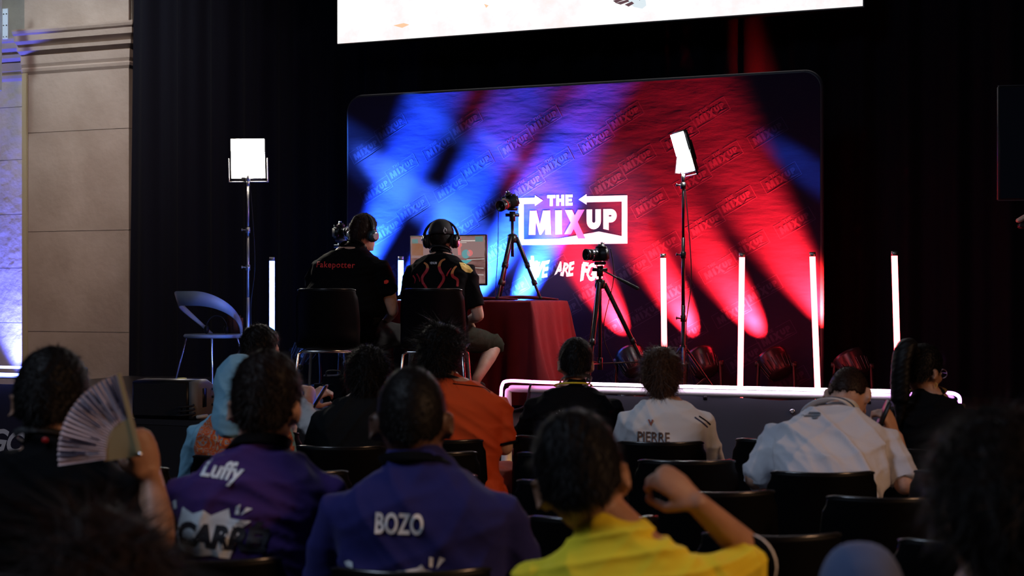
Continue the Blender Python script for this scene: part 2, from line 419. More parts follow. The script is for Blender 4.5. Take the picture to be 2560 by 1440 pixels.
def bpx(px, py):
    t, q = on_plane(px, BO); return t, CAMH-(py-HY)/FPX*q.y
x0, z0 = bpx(1297, 490); x1, z1 = bpx(1569, 609); kx = (x1-x0)/513; kz = (z0-z1)/201
lg = lambda L: polys(L, x0, z0, kx, -kz)
m_w = mat('print_white', (.80, .80, .82), .7, bump=(5, .05, (1.2, 1, 4.5)), spec=.05)
m_p = mat('print_pink', (.60, .11, .30), .7, bump=(5, .05, (1.2, 1, 4.5)), spec=.05)
lo = flat_mesh('logo_print', merge(lg(L_FRAME), lg(L_THE), lg(L_UP)), fab, m_w, bd, .06)
lo['label'] = 'white framed arrow logo with the words THE and UP'
lo = flat_mesh('word_print', lg(L_MIX), lambda x, z: fab(x, z, .0020), m_p, bd, .06); lo['label'] = 'pink letters MIX inside the logo'
# brush-lettered slogan
def brush(s, w_, h_, cx, cz, rot):
    V, F = fit(text2d(s, 1, .035, .35, .8, .92), w_, h_, cx, cz, rot)
    return [(x+.004*math.sin(90*z+20*x), z+.008*math.sin(30*x+3)) for x, z in V], F
a = bpx(1350, 672); b = bpx(1411, 672); c = bpx(1482, 676)
slog = merge(brush('WE', .165, .13, a[0], a[1], .05), brush('ARE', .175, .11, b[0], b[1], .05), brush('FGC', .20, .14, c[0], c[1]-.005, .03),
             polys([[bpx(1327, 640), bpx(1334, 640), bpx(1341, 705), bpx(1330, 706)], [bpx(1345, 655), bpx(1350, 655), bpx(1338, 712), bpx(1330, 706)], [bpx(1455, 660), bpx(1466, 655), bpx(1458, 700), bpx(1450, 704)]]))
o = flat_mesh('slogan_print', slog, fab, m_w, bd, .05); o['label'] = 'white brush lettering WE ARE FGC'
# repeated small tilted logos, one printed pattern
S = 0.30; c_, s_ = math.cos(math.radians(29)), math.sin(math.radians(29))
thin = [[(0, 9), (110, 9), (110, 17), (0, 17)], [(0, 17), (8, 17), (8, 201), (0, 201)], [(8, 190), (513, 190), (513, 201), (8, 201)], [(503, 9), (513, 9), (513, 190), (503, 190)], [(300, 9), (503, 9), (503, 18), (300, 18)], [(330, 178), (380, 152), (500, 178)]]
mini = thin+L_THE+L_MIX+L_UP
L = []
for r_ in range(-3, 9):
    for cc in range(-2, 14):
        bx = .06+cc*.335+r_*.10; bz = ZT-.10-r_*.335+(cc % 2)*.0-cc*.0-(.165 if cc % 2 else 0)
        poly = []
        mx = [bx+((256-x)*-1)*S/513*c_ for x in (0, 513)]
        if bx < .16 or bx > BW-.16 or bz > ZT-.11 or bz < ZB+.1: continue
        lx0, lz0 = bpx(1275, 500); lx1, lz1 = bpx(1590, 625)
        if lx0-.02 < bx < lx1+.03 and lz1-.03 < bz < lz0+.05: continue
        q = polys(mini)
        V = []
        for x, y in q[0]:
            X = (x-256)*S/513; Z = -(y-100)*S/513
            V.append((bx+X*c_-Z*s_, bz+X*s_+Z*c_))
        L.append((V, q[1]))
m_pt = mat('print_pale_navy', (.026, .022, .052), .7, bump=(5, .10, (1.2, 1, 4.5)), spec=.05)
o = flat_mesh('logo_pattern', merge(*L), lambda x, z: fab(x, z, .0009), m_pt, bd); o['label'] = 'small faint tilted THE MIXUP logos repeated over the fabric'

# ------------------------------------------------------------------ beam lights on the stage floor
def par(label, px, d, aim, col, power, angle, zc=.93, group=None, blend=.75, slim=1, lens_emit=4, lit_target=None):
    loc = P(px, 900, d); loc.z = STZ+.004
    t = thing('stage_beam_light', label, 'spotlight', loc, -TH, group)
    bm = bmnew(); box(bm, (0, 0, .02), (.20, .16, .04), None, .012); obj('base', bm, 'bmetal', t)
    hc = Vector((0, 0, zc-STZ))
    bm = bmnew()
    yk = spline([(-.13, 0, .04), (-.135, 0, .13), (-.125, 0, hc.z+.01)], 6); tube(bm, yk, .014, 10, flat=1.7)
    yk = spline([(.13, 0, .04), (.135, 0, .13), (.125, 0, hc.z+.01)], 6); tube(bm, yk, .014, 10, flat=1.7)
    tube(bm, [(-.13, 0, .04), (.13, 0, .04)], .014, 10); obj('yoke', bm, 'bmetal', t)
    inv = Matrix.Rotation(TH, 3, 'Z')
    dv = inv @ (Vector(aim)-(loc+hc)); dv.normalize()
    q = dv.to_track_quat('Z', 'Y').to_matrix().to_4x4(); mx = Matrix.Translation(hc) @ q
    bm = bmnew(); lathe(bm, [(.055, -.10), (.085, -.09), (.098, -.05), (.105, .0), (.112, .06), (.112, .085), (.100, .085), (.098, .072), (.0, .072)], 28, mx)
    hd = obj('lamp_head', bm, 'bmetal', t)
    bm = bmnew()
    for k in range(18):
        a = 2*PI*k/18; p0 = mx @ Vector((.097*math.cos(a), .097*math.sin(a), -.085)); p1 = mx @ Vector((.113*math.cos(a), .113*math.sin(a), .01))
        tube(bm, [p0, p1], .004, 6)
    obj('cooling_fin', bm, 'bmetal', t)
    bm = bmnew(); lathe(bm, [(.0, .074), (.097, .074), (.09, .082), (.0, .086)], 28, mx); obj('lens', bm, mat('lens', (.1, .1, .1), .2, emit=col, es=lens_emit), t)
    for sgn in (-1, 1):
        bm = bmnew(); cyl(bm, hc+Vector((sgn*.10, 0, 0)), hc+Vector((sgn*.15, 0, 0)), .022, 14); obj('knob', bm, 'black', t)
    wp = loc+hc+(Vector(aim)-(loc+hc)).normalized()*.15
    L_ = lamp('SPOT', 'beam', wp, aim, power, col, .05, angle=math.radians(angle), blend=blend)
    if slim < 1:                             # slotted beam: narrow across, tall along the fabric
        dz = (Vector(aim)-wp).normalized(); x_ = dz.cross(N).normalized(); y_ = x_.cross(dz)
        L_.rotation_euler = Matrix((x_, y_, -dz)).transposed().to_euler(); L_.scale = (slim, 1, 1)
    return t
def bpt(px, py):      # world point on the backdrop
    t, z = bpx(px, py); return st(t, 0, BO, z)
RED = (1.0, .014, .014); BLU = (.02, .13, 1.0)
G = 'beam lights on the stage floor'
RB = [('black beam light under the tripod, leftmost source of the red beams', 1582, (1520, 760)), ('black beam light beside the foot of the right light stand', 1758, (1695, 762)),
      ('black beam light between the middle and right red tubes', 1940, (1852, 757)), ('black beam light to the right of the backdrop behind the fence end', 2132, (2003, 692))]
def near(px, off=.24): t_, q = on_plane(px, st(0, -off)); return q.y
for lab, px, tg in RB: par(lab, px, near(px), bpt(*tg), RED, 20000, 56, group=G, zc=.935, slim=.5, blend=1)
BB = [('glowing blue beam light at the left with its lens tilted up to the right', 766, (945, 570), 2300),
      ('beam light behind the left player, throwing a blue beam up the fabric', 885, (1095, 600), 2000), ('beam light behind the left part of the red-covered table', 1050, (1235, 650), 3200), ('beam light behind the right part of the red-covered table', 1195, (1330, 680), 2600)]
for lab, px, tg, pw in BB: par(lab, px, near(px, .34), bpt(*tg), BLU, pw*15, 38, group=G, zc=.985, slim=.5, blend=1, lens_emit=30)
# moving lights rigged high at the left, throwing narrow streaks across the fabric
for tg, pw, an in (((1000, 465), 60000, 6.5), ((1150, 550), 52000, 6.0), ((1255, 378), 26000, 2.8), ((1090, 300), 12000, 3.6), ((920, 400), 4000, 9.0), ((2010, 420), 5000, 5.0)):
    p = bpt(*tg); lamp('SPOT', 'rig_beam', p-U*2.4+N*.85+Vector((0, 0, 1.9)), p, pw, (.05, .20, 1.0), .04, angle=math.radians(an), blend=1)
lamp('SPOT', 'logo_fill_spot', (1.4, .5, 6.8), bpt(1440, 560), 16000, (1.0, .62, .74), .08, angle=math.radians(6.5), blend=1)  # unseen spot added to brighten the main logo
# blue uplight at the foot of the side wall
for tt, back, pw, aimv in ((-pier_w-.26, .06, 1700, U*.02-N*.12), (.22, .30, 500, -U*.30)):
    q = Vector((PO[0], PO[1], .25))+U*tt-N*back
    lamp('SPOT', 'wall_uplight', q, q+Vector((0, 0, 3))+aimv, pw, (.11, .14, 1.0), .03, angle=math.radians(60), blend=.9)

# ------------------------------------------------------------------ LED tubes
m_tr = mat('tube_red', (.1, 0, 0), .4, emit=(1.0, .055, .06), es=18); m_tb = mat('tube_blue', (0, 0, .1), .4, emit=(.10, .24, 1.0), es=26)
def led_tube(px, label, m, top=.28, lean=0.0, O=TBO, group='upright tube lights on the stage'):
    t_, q = on_plane(px, O)
    t = thing('tube_light', label, 'tube light', (q.x, q.y, STZ+.004), 0, group)
    zt = CAMH+top-STZ; a = Vector((lean, 0, .03)); b = Vector((0, 0, zt))
    bm = bmnew(); lathe(bm, [(.0, 0), (.06, 0), (.06, .008), (.02, .014), (.0, .014)], 20, Matrix.Translation((lean, 0, 0))); obj('base', bm, 'bmetal', t)
    bm = bmnew(); cyl(bm, a, b-Vector((0, 0, .03)), .0205, 20); obj('glowing_tube', bm, m, t)
    for p0, p1 in ((b-Vector((0, 0, .03)), b), (a-Vector((0, 0, .02)), a)):
        bm = bmnew(); cyl(bm, p0, p1, .0215, 20); obj('end_cap', bm, 'alu', t)
led_tube(680, 'tall blue tube light left of the seated players', m_tb, .285)
led_tube(1002, 'blue tube light between the two seated players', m_tb, .28)
led_tube(1658, 'red tube light left of the right light stand pole', m_tr, .28, .012)
led_tube(1855, 'red tube light right of the right light stand pole', m_tr, .28, -.014)
led_tube(2031, 'red tube light at the right edge of the printed backdrop', m_tr, .28, .04)
led_tube(2236, 'rightmost red tube light standing against the black curtain', m_tr, .28, .03)

# ------------------------------------------------------------------ panel lights on stands
m_pan_w = mat('panel_glow', (.8, .8, .8), .4, emit=(1.0, .93, .82), es=90)
m_pan_c = mat('panel_glow_cool', (.8, .8, .8), .4, emit=(.97, .95, .95), es=120)
def stand(parent, h, m, clips, legr=.34, bot=.0, lean=0):
    r_ = [.0145, .012, .0095]; z = .12
    secs = [(.10, h*.45, r_[0]), (h*.45, h*.74, r_[1]), (h*.74, h, r_[2])]
    for a, b, rr in secs:
        bm = bmnew(); cyl(bm, (0, 0, a), (0, 0, b), rr, 14); obj('pole', bm, m, parent)
    for c in clips:
        bm = bmnew(); cyl(bm, (0, 0, c-.022), (0, 0, c+.022), .019, 16); cyl(bm, (0, 0, c), (-.042, -.01, c+.004), .006, 8); ball(bm, (-.046, -.012, c+.004), (.006, .014, .012)); obj('clamp_knob', bm, m, parent)
    bm = bmnew(); cyl(bm, (0, 0, .40), (0, 0, .44), .022, 16); obj('collar', bm, m, parent); bm = bmnew(); cyl(bm, (0, 0, .09), (0, 0, .13), .022, 16); obj('collar', bm, m, parent)
    for k in range(3):
        a = 2*PI*k/3+.4; d = Vector((math.cos(a), math.sin(a), 0))
        bm = bmnew(); tube(bm, [d*.02+Vector((0, 0, .42)), d*legr+Vector((0, 0, .012))], .009, 8); tube(bm, [d*.02+Vector((0, 0, .11)), d*legr*.5+Vector((0, 0, .21))], .007, 8)
        l = obj('leg', bm, m, parent); bm = bmnew(); ball(bm, d*legr+Vector((0, 0, .012)), .012); obj('rubber_foot', bm, 'rubber', l)
def panel(name, label, px, d, ytop, ybot, w_, yaw, roll, pitch, mp, poly, mstand, clips):
    loc = P(px, 900, d); loc.z = STZ+.003
    zt = CAMH-(ytop-HY)/FPX*d; zb_ = CAMH-(ybot-HY)/FPX*d; h = zt-zb_
    t = thing(name, label, 'lamp', loc, 0, None)
    stand(t, zb_-STZ-.02, mstand, clips)
    c = Vector((0, 0, (zt+zb_)/2-STZ)); R = Euler((pitch, roll, yaw)).to_matrix()
    mx = Matrix.Translation(c) @ R.to_4x4()
    bm = bmnew(); box(bm, (0, .012, 0), (w_, .03, h), None, .008); bmesh.ops.transform(bm, matrix=mx, verts=bm.verts); obj('housing', bm, 'black', t)
    bm = bmnew(); box(bm, (0, -.006, 0), (w_*.93, .008, h*.93)); bmesh.ops.transform(bm, matrix=mx, verts=bm.verts); obj('diffuser', bm, mp, t, False)
    bm = bmnew(); box(bm, (0, .045, 0), (w_*.4, .04, h*.5), None, .006); bmesh.ops.transform(bm, matrix=mx, verts=bm.verts); obj('battery_pack', bm, 'black', t)
    bm = bmnew()
    for sg in (-1, 1): tube(bm, [mx @ Vector((sg*(w_/2+.012), 0, 0)), mx @ Vector((sg*(w_/2+.012), 0, -h/2-.018))], .006, 8)
    tube(bm, [mx @ Vector((-(w_/2+.012), 0, -h/2-.018)), mx @ Vector((w_/2+.012, 0, -h/2-.018))], .006, 8)
    cyl(bm, (0, 0, zb_-STZ-.05), (0, 0, zb_-STZ+.0), .013, 12); obj('bracket', bm, mstand, t)
    cb = spline([(.0, .03, zb_-STZ+.03), (.03, .02, zb_-STZ-.25), (.055, .0, zb_-STZ-.7), (.02, .01, zb_-STZ-1.05), (.05, .01, .25), (.10, .05, .01)], 8)
    bm = bmnew(); tube(bm, cb, .0035, 6); obj('power_cable', bm, 'rubber', t)
    return t, mx
t, mx = panel('panel_light', 'bright square panel lamp glowing white on a thin stand at stage left', 620, 11.6, 345, 450, .285, .12, -.02, .02, m_pan_w, None, 'alu', (1.72, 1.30, 1.0))
t, mx = panel('panel_light', 'narrow glowing panel lamp turned sideways on a black stand before the backdrop', 1708, 9.75, 328, 436, .25, -1.33, .0, .30, m_pan_c, None, 'bmetal', (1.52, 1.05, .62))
# white side flap under the second lamp
bm = bmnew(); box(bm, (-.035, -.02, 1.66), (.03, .05, .12), Euler((0, .1, 0)).to_matrix()); obj('side_flap', bm, mat('cream_flap', (.75, .65, .5), .6), t, False)

# ------------------------------------------------------------------ table with red cloth, player side
TT = STZ+.74
TC = P(1325, 757, 9.74)          # front right corner of the table top
def tp(a, b, z=0): return Vector((TC.x, TC.y, 0))-U*a-N*b+Vector((0, 0, z))   # a leftwards, b backwards
TL, TW = 1.32, .74
tw = thing('folding_table', 'long folding table hidden under a dark red cloth on the stage', 'table', (TC.x, TC.y, STZ), -TH)
bm = bmnew(); box(bm, (-TL/2, TW/2, .715), (TL, TW, .03)); obj('table_top', bm, 'grey', tw, False)
for a in (.12, TL-.12):
    for b in (.08, TW-.08):
        bm = bmnew(); cyl(bm, (-a, b, .0), (-a, b, .70), .014, 12); obj('leg', bm, 'bmetal', tw)
bm = bmnew(); n = 0
per = []
def edge_pts(p, q, k, nx, ny):
    for i in range(k): f = i/k; per.append((p[0]+(q[0]-p[0])*f, p[1]+(q[1]-p[1])*f, nx, ny))
rr_ = .03
edge_pts((-TL, 0), (0, 0), 130, 0, -1)
for i in range(10): a = -PI/2+PI/2*i/10; per.append((-.0+.0*math.cos(a), 0.0, math.cos(a), math.sin(a)))
edge_pts((0, 0), (0, TW), 50, 1, 0)
for i in range(10): a = PI/2*i/10; per.append((0, TW, math.cos(a), math.sin(a)))
edge_pts((0, TW), (-TL, TW), 130, 0, 1)
for i in range(10): a = PI/2+PI/2*i/10; per.append((-TL, TW, math.cos(a), math.sin(a)))
edge_pts((-TL, TW), (-TL, 0), 50, -1, 0)
for i in range(10): a = PI+PI/2*i/10; per.append((-TL, 0, math.cos(a), math.sin(a)))
Rr = []
for j in range(26):
    v = j/25; row = []; s_acc = 0
    for i, (x, y, nx, ny) in enumerate(per):
        s_acc = i*.0165
        corner = abs(nx*ny)
        f = v**.8*(.022*math.sin(14*s_acc+1.2*math.sin(3*s_acc))+.014*math.sin(33*s_acc+.7))
        out = .012+.010*min(1, v*8)+f+v*(.03+.13*corner+(.12 if nx > .5 else 0)*v)
        row.append(Vector((x+nx*out, y+ny*out, .738-.70*v-.008*(1-min(1, v*20)))))
    Rr.append(row)
top = [Vector((x+nx*.006, y+ny*.006, .741)) for x, y, nx, ny in per]
top2 = [Vector((-TL/2+(p.x+TL/2)*.93, TW/2+(p.y-TW/2)*.85, .7415+.004*math.sin(i*.9))) for i, p in enumerate(top)]
rings(bm, [top2, top]+Rr, cap=False); bm.verts.ensure_lookup_table()
bm.faces.new([v for v in bm.verts[:len(per)]])
m_red = cloth('red_tablecloth', (.17, .009, .014), (.14, .008, .012)); cl = obj('tablecloth', bm, m_red, loc=(TC.x, TC.y, STZ)); cl.rotation_euler = (0, 0, -TH)
tag(cl, 'dark red cloth draped to the floor over the long stage table', 'tablecloth')
# low folds of the runner lying along the back of the table top
bm = bmnew()
for k, (a0, a1, b, h) in enumerate(((.02, .62, .60, .030), (.30, .9, .52, .018))):
    pts = spline([(-a0, b, .752), (-(a0+a1)/2, b+.03, .752+h*.5), (-a1, b-.02, .748)], 10); tube(bm, pts, [.012+h*.5*math.sin(PI*i/(len(pts)-1)) for i in range(len(pts))], 10, flat=.5, ref=(0, 1, 0))
o = obj('tablecloth_fold', bm, m_red, cl); 
# monitor
MO = st(0, 0, (TC.x, TC.y)); MO = tp(.3, .42)
tm0, qm0 = on_plane(1024, tp(0, .42)); tm1, qm1 = on_plane(1215, tp(0, .42))
mw = tm1-tm0; zt_ = CAMH-(588-HY)/FPX*qm1.y; zb_ = CAMH-(716-HY)/FPX*qm1.y
mon = thing('gaming_monitor', 'thin-framed monitor showing a brownish fighting game on the red-covered table', 'monitor', (qm0.x, qm0.y, TT+.006), -TH)
zb_ -= TT; zt_ -= TT
bm = bmnew(); box(bm, (mw/2, .02, (zt_+zb_)/2), (mw, .028, zt_-zb_), None, .004); obj('housing', bm, 'black', mon)
bm = bmnew(); box(bm, (mw/2, .05, .004), (.22, .18, .008), None, .003); obj('stand_base', bm, 'black', mon)
bm = bmnew(); box(bm, (mw/2, .07, zb_/2+.06), (.045, .02, zb_+.12), None, .004); obj('stand_neck', bm, 'black', mon)
m = bpy.data.materials.new('game_picture'); m.use_nodes = True; nt = m.node_tree; nt.nodes.clear()
out = nt.nodes.new('ShaderNodeOutputMaterial'); em = nt.nodes.new('ShaderNodeEmission'); tcn = nt.nodes.new('ShaderNodeTexCoord'); mp = nt.nodes.new('ShaderNodeMapping')
mp.inputs['Scale'].default_value = (3, 1, 9)
n1 = nt.nodes.new('ShaderNodeTexNoise'); n1.inputs['Scale'].default_value = 2.2; n1.inputs['Detail'].default_value = 7
cr = nt.nodes.new('ShaderNodeValToRGB'); E = cr.color_ramp.elements
E[0].position = .3; E[0].color = (.10, .035, .03, 1); E[1].position = .7; E[1].color = (.40, .25, .24, 1)
e = cr.color_ramp.elements.new(.5); e.color = (.26, .13, .12, 1)
nt.links.new(tcn.outputs['Object'], mp.inputs[0]); nt.links.new(mp.outputs[0], n1.inputs['Vector']); nt.links.new(n1.outputs['Fac'], cr.inputs[0]); nt.links.new(cr.outputs[0], em.inputs[0]); em.inputs[1].default_value = .75; nt.links.new(em.outputs[0], out.inputs[0])
bm = bmnew(); box(bm, (mw/2, .004, (zt_+zb_)/2+.003), (mw-.016, .004, zt_-zb_-.022)); scrn = obj('screen', bm, m, mon, False)
H_ = zt_-zb_
def sc_(L): return polys([[(mw*x, zb_+H_*y) for x, y in q] for q in L])
def scp(name, L, c, s=1): flat_mesh(name, sc_(L), lambda x, z: Vector((x, .0005, z)), em_mat(name, c, s), scrn)
def circ(cx, cy, r, n=14): return [(cx+r*math.cos(2*PI*i/n), cy+r*1.6*math.sin(2*PI*i/n)) for i in range(n)]
scp('sky_area', [[(.02, .55), (.98, .55), (.98, .95), (.02, .95)]], (.25, .155, .15))
scp('rail_shapes', [[(.03, .60), (.18, .60), (.18, .82), (.03, .88)]], (.22, .085, .03))
scp('hud_portraits', [[(.03, .84), (.11, .84), (.11, .93), (.03, .93)], [(.86, .86), (.96, .86), (.96, .96), (.86, .96)]], (.07, .22, .22))
scp('hud_bars', [[(.66, .87), (.86, .87), (.86, .89), (.66, .89)], [(.66, .84), (.75, .84), (.75, .85), (.66, .85)]], (.8, .75, .7))
scp('fighter_shapes', [circ(.74, .62, .055), [(.60, .50), (.82, .50), (.74, .42), (.62, .44)], circ(.55, .58, .035)], (.08, .33, .36))
scp('effect_shapes', [circ(.79, .64, .04), [(.64, .60), (.68, .60), (.67, .82), (.63, .82)], circ(.66, .80, .03)], (.75, .16, .16))
scp('magenta_effect', [circ(.61, .80, .022), circ(.605, .86, .014)], (.8, .08, .6))
scp('ground_lines', [[(.75, .50), (.98, .515), (.98, .53), (.75, .515)], [(.72, .36), (.97, .33), (.97, .345), (.72, .37)], [(.80, .22), (.97, .2), (.97, .215), (.80, .23)]], (.45, .42, .4))
# small things on the table: controller boards with knobs
def controller(px, d, lab):
    q = P(px, 745, d); t = thing('arcade_controller', lab, 'controller', (q.x, q.y, TT+.008), -TH, None)
    bm = bmnew(); box(bm, (0, 0, .018), (.20, .13, .03), None, .006); obj('case', bm, 'black', t)
    for i in range(4):
        bm = bmnew(); cyl(bm, (.02+.022*i, .01, .033), (.02+.022*i, .01, .038), .009, 12); obj('button', bm, 'chrome', t)
    bm = bmnew(); cyl(bm, (-.06, 0, .03), (-.06, 0, .058), .003, 8); ball(bm, (-.06, 0, .064), .011); obj('joystick', bm, 'bmetal', t)
controller(992, 9.83, 'flat black game controller on the table between the players')

# ------------------------------------------------------------------ tripods and cameras
def tripod(label, foot, h, apex, legs, m, handle=None, column=.0, brace=False, low=None):
    t = thing('tripod', label, 'tripod', foot, 0)
    A = Vector((0, 0, apex))
    bm = bmnew(); lathe(bm, [(.0, -.03), (.03, -.03), (.036, -.01), (.034, .025), (.018, .035), (0, .035)], 16, Matrix.Translation(A)); obj('leg_hub', bm, m, t)
    bm = bmnew(); cyl(bm, (0, 0, apex-(column or .1)), (0, 0, h-.07), .011, 14); obj('centre_column', bm, m, t)
    bm = bmnew(); cyl(bm, (0, 0, h-.10), (0, 0, h-.03), .022, 14); box(bm, (0, 0, h-.012), (.075, .06, .022), None, .004); cyl(bm, (-.05, 0, h-.055), (.05, 0, h-.055), .012, 12); obj('pan_head', bm, m, t)
    for (x, y) in legs:
        f = Vector((x, y, .01)); a = A+Vector((x, y, 0)).normalized()*.032
        bm = bmnew(); k1 = a.lerp(f, .45); k2 = a.lerp(f, .74)
        tube(bm, [a, k1], .0155, 12); tube(bm, [k1, k2], .0125, 12); tube(bm, [k2, f], .0095, 10)
        l = obj('leg', bm, m, t)
        for k in (k1, k2):
            bm = bmnew(); cyl(bm, k-(f-a).normalized()*.018, k+(f-a).normalized()*.018, .019, 12); obj('leg_clamp', bm, 'black', l)
        bm = bmnew(); ball(bm, f+Vector((0, 0, .004)), .013); obj('rubber_foot', bm, 'rubber', l)
    if brace:
        zc = apex*.38; bm = bmnew(); cyl(bm, (0, 0, zc-.04), (0, 0, zc+.04), .018, 12)
        cyl(bm, (0, 0, zc), (0, 0, apex), .011, 12)
        for (x, y) in legs: k = 1-(zc+.01)/apex; tube(bm, [(0, 0, zc), (x*k, y*k, zc+.01)], .005, 6)
        obj('brace', bm, m, t)
    if handle is not None:
        b = Vector((0, 0, h-.05)); e = b+Vector(handle)
        bm = bmnew(); tube(bm, [b, b.lerp(e, .5)], .005, 8); hd = obj('pan_handle', bm, m, t)
        bm = bmnew(); tube(bm, [b.lerp(e, .48), e], [.010, .013], 10); obj('grip', bm, 'rubber', hd)
    return t
def photo_camera(label, loc, yaw, pitch, lens_len, lens_r, roll=0, redband=False, hood=True):
    t = thing('photo_camera', label, 'camera', loc, yaw)
    R = Euler((pitch, roll, 0)).to_matrix().to_4x4()       # lens towards -Y
    def fin(n, bm, m, p=t): bmesh.ops.transform(bm, matrix=R, verts=bm.verts); return obj(n, bm, m, p)
    bm = bmnew(); box(bm, (0, 0, .045), (.13, .055, .085), None, .012); box(bm, (-.055, -.022, .042), (.03, .05, .08), None, .012); fin('body', bm, 'black')
    bm = bmnew(); box(bm, (0, .0, .098), (.05, .06, .035), None, .012); fin('viewfinder', bm, 'black')
    bm = bmnew(); box(bm, (0, .01, .122), (.02, .022, .012), None, .003); fin('hot_shoe', bm, 'chrome')
    bm = bmnew(); cyl(bm, (-.045, 0, .086), (-.045, 0, .098), .014, 16); cyl(bm, (.045, 0, .086), (.045, 0, .095), .012, 16); fin('dial', bm, 'bmetal')
    bm = bmnew(); box(bm, (0, .032, .045), (.08, .008, .055), None, .003); fin('rear_display', bm, 'glass')
    mx = Matrix.Translation((0, -.025, .045)) @ Matrix.Rotation(PI/2, 4, 'X')
    bm = bmnew(); L = lens_len; r_ = lens_r
    lathe(bm, [(r_*.8, 0), (r_*.85, L*.15), (r_, L*.2), (r_, L*.38), (r_*.96, L*.4), (r_*1.02, L*.45), (r_*1.02, L*.75), (r_*.95, L*.77), (r_*1.05, L*.82), (r_*1.12, L), (r_*1.0, L), (r_*.8, L*.86), (0, L*.84)], 26, mx)
    ln = fin('lens', bm, 'bmetal')
    bm = bmnew(); lathe(bm, [(r_*1.03, L*.50), (r_*1.05, L*.5), (r_*1.05, L*.58), (r_*1.03, L*.58)], 26, mx); fin('lens_ring', bm, 'red' if redband else 'chrome', ln)
    bm = bmnew(); lathe(bm, [(0, L*.86), (r_*.78, L*.855), (0, L*.85)], 22, mx); fin('front_glass', bm, 'glass', ln)
    return t
def at(px, py, d): return P(px, py, d)
# tripod standing on the table
q = tp(.17, .52); h1 = CAMH-(520-HY)/FPX*q.y-TT
pxq = lambda px, d: (px-1280)/FPX*d
tq = on_plane(1281, tp(0, .50))[1]
tri1 = tripod('slim black tripod with silver legs standing on the red-covered table', (tq.x, tq.y, TT+.010), CAMH-(522-HY)/FPX*tq.y-TT, CAMH-(600-HY)/FPX*tq.y-TT, [(-.105, -.19), (.20, -.02), (-.09, .19)], 'bmetal', handle=None, column=.13)
photo_camera('black camera with long lens on the table tripod, tilted towards the players', (tq.x, tq.y-.01, CAMH-(522-HY)/FPX*tq.y+.004), -.62, .26, .115, .036, roll=-.20, redband=True)
bm = bmnew(); tube(bm, spline([(tq.x-.10, tq.y-.02, CAMH+.60), (tq.x-.105, tq.y, CAMH+.3), (tq.x-.12, tq.y, TT+.1), (tq.x-.12, tq.y+.02, TT+.015)], 8), .0025, 6); tag(obj('camera_cable', bm, 'rubber'), 'thin black cable hanging beside the tripod on the table', 'cable')
# tripod on the stage floor right of the table
p2 = P(1500, 900, 9.55)
tri2 = tripod('large black video tripod with spreader standing right of the red-covered table', (p2.x, p2.y, STZ+.004), CAMH-(655-HY)/FPX*9.55-STZ, CAMH-(712-HY)/FPX*9.55-STZ, [(.45, .10), (-.13, -.48), (-.09, .42)], 'bmetal', handle=(.24, -.10, -.13), column=.3, brace=True)
photo_camera('black camera with wide zoom lens on the large floor tripod', (p2.x+.01, p2.y, CAMH-(655-HY)/FPX*9.55+.004), -1.05, .02, .10, .036)
bm = bmnew(); tube(bm, spline([p2+Vector((.07, 0, CAMH-p2.z+.30)), p2+Vector((.09, 0, CAMH-p2.z+.1)), p2+Vector((.02, -.02, CAMH-p2.z-.25)), p2+Vector((.10, 0, STZ-p2.z+.3)), p2+Vector((.15, 0, STZ-p2.z+.02))], 8), .003, 6); tag(obj('camera_cable', bm, 'rubber'), 'thin black cable looping down from the large floor tripod', 'cable')
# third camera beyond the left player, mostly hidden behind his head
p3 = P(852, 900, 10.6)
tripod('blue-lit tripod behind the head of the left player', (p3.x, p3.y, STZ+.004), CAMH-(598-HY)/FPX*10.6-STZ, .95, [(-.36, -.2), (.36, -.2), (0, .4)], mat('blue_grey_metal', (.10, .12, .2), .3, .6), brace=True)
photo_camera('dark camera behind the head of the left player', (p3.x, p3.y, CAMH-(598-HY)/FPX*10.6+.004), .7, .0, .11, .034)

# ------------------------------------------------------------------ neon-trimmed barriers
m_np = mat('neon_pink', (.5, .2, .3), .4, emit=(1.0, .22, .62), es=9); m_nb = mat('neon_blue', (.2, .2, .5), .4, emit=(.22, .28, 1.0), es=14); m_nv = mat('neon_violet', (.3, .2, .5), .4, emit=(.75, .25, 1.0), es=9)
m_nw = mat('neon_white', (.5, .4, .5), .4, emit=(1.0, .75, .95), es=8)
m_cloth = mat('barrier_cloth', (.062, .062, .088), .8, bump=(3, .25)); 
bl, br_ = P(1262, 950, 7.85), P(2398, 968, 7.02)
bu = (br_-bl); bu.z = 0; BL = bu.length; ang = math.atan2(bu.y, bu.x)
zt_ = CAMH-(955-HY)/FPX*7.85
ba = thing('barrier', 'long dark fabric barrier with pink glowing tube along its white top rail', 'barrier', (bl.x, bl.y, 0), ang)
def pipe(n, pts, r_, m, p): bm = bmnew(); tube(bm, pts, r_, 12); return obj(n, bm, m, p)
pipe('top_rail', [(.04, 0, zt_-.035), (BL-.04, 0, zt_-.030)], .019, 'white', ba)
neon = lambda pts, m, p, n='neon_strip': pipe(n, spline(pts, 6), .0085, m, p)
neon([(-.03, -.03, zt_-.22), (-.012, -.03, zt_-.08), (-.005, -.03, zt_-.02), (.03, -.03, zt_+.008), (.2, -.03, zt_+.006), (.5, -.028, zt_+.002)], m_np, ba)
neon([(.5, -.028, zt_+.002), (BL*.5, -.028, zt_), (BL*.86, -.028, zt_)], m_nw, ba)
neon([(BL*.86, -.028, zt_), (BL-.1, -.03, zt_), (BL-.01, -.03, zt_-.01), (BL+.005, -.03, zt_-.06), (BL-.005, -.03, zt_-.19)], m_nv, ba)
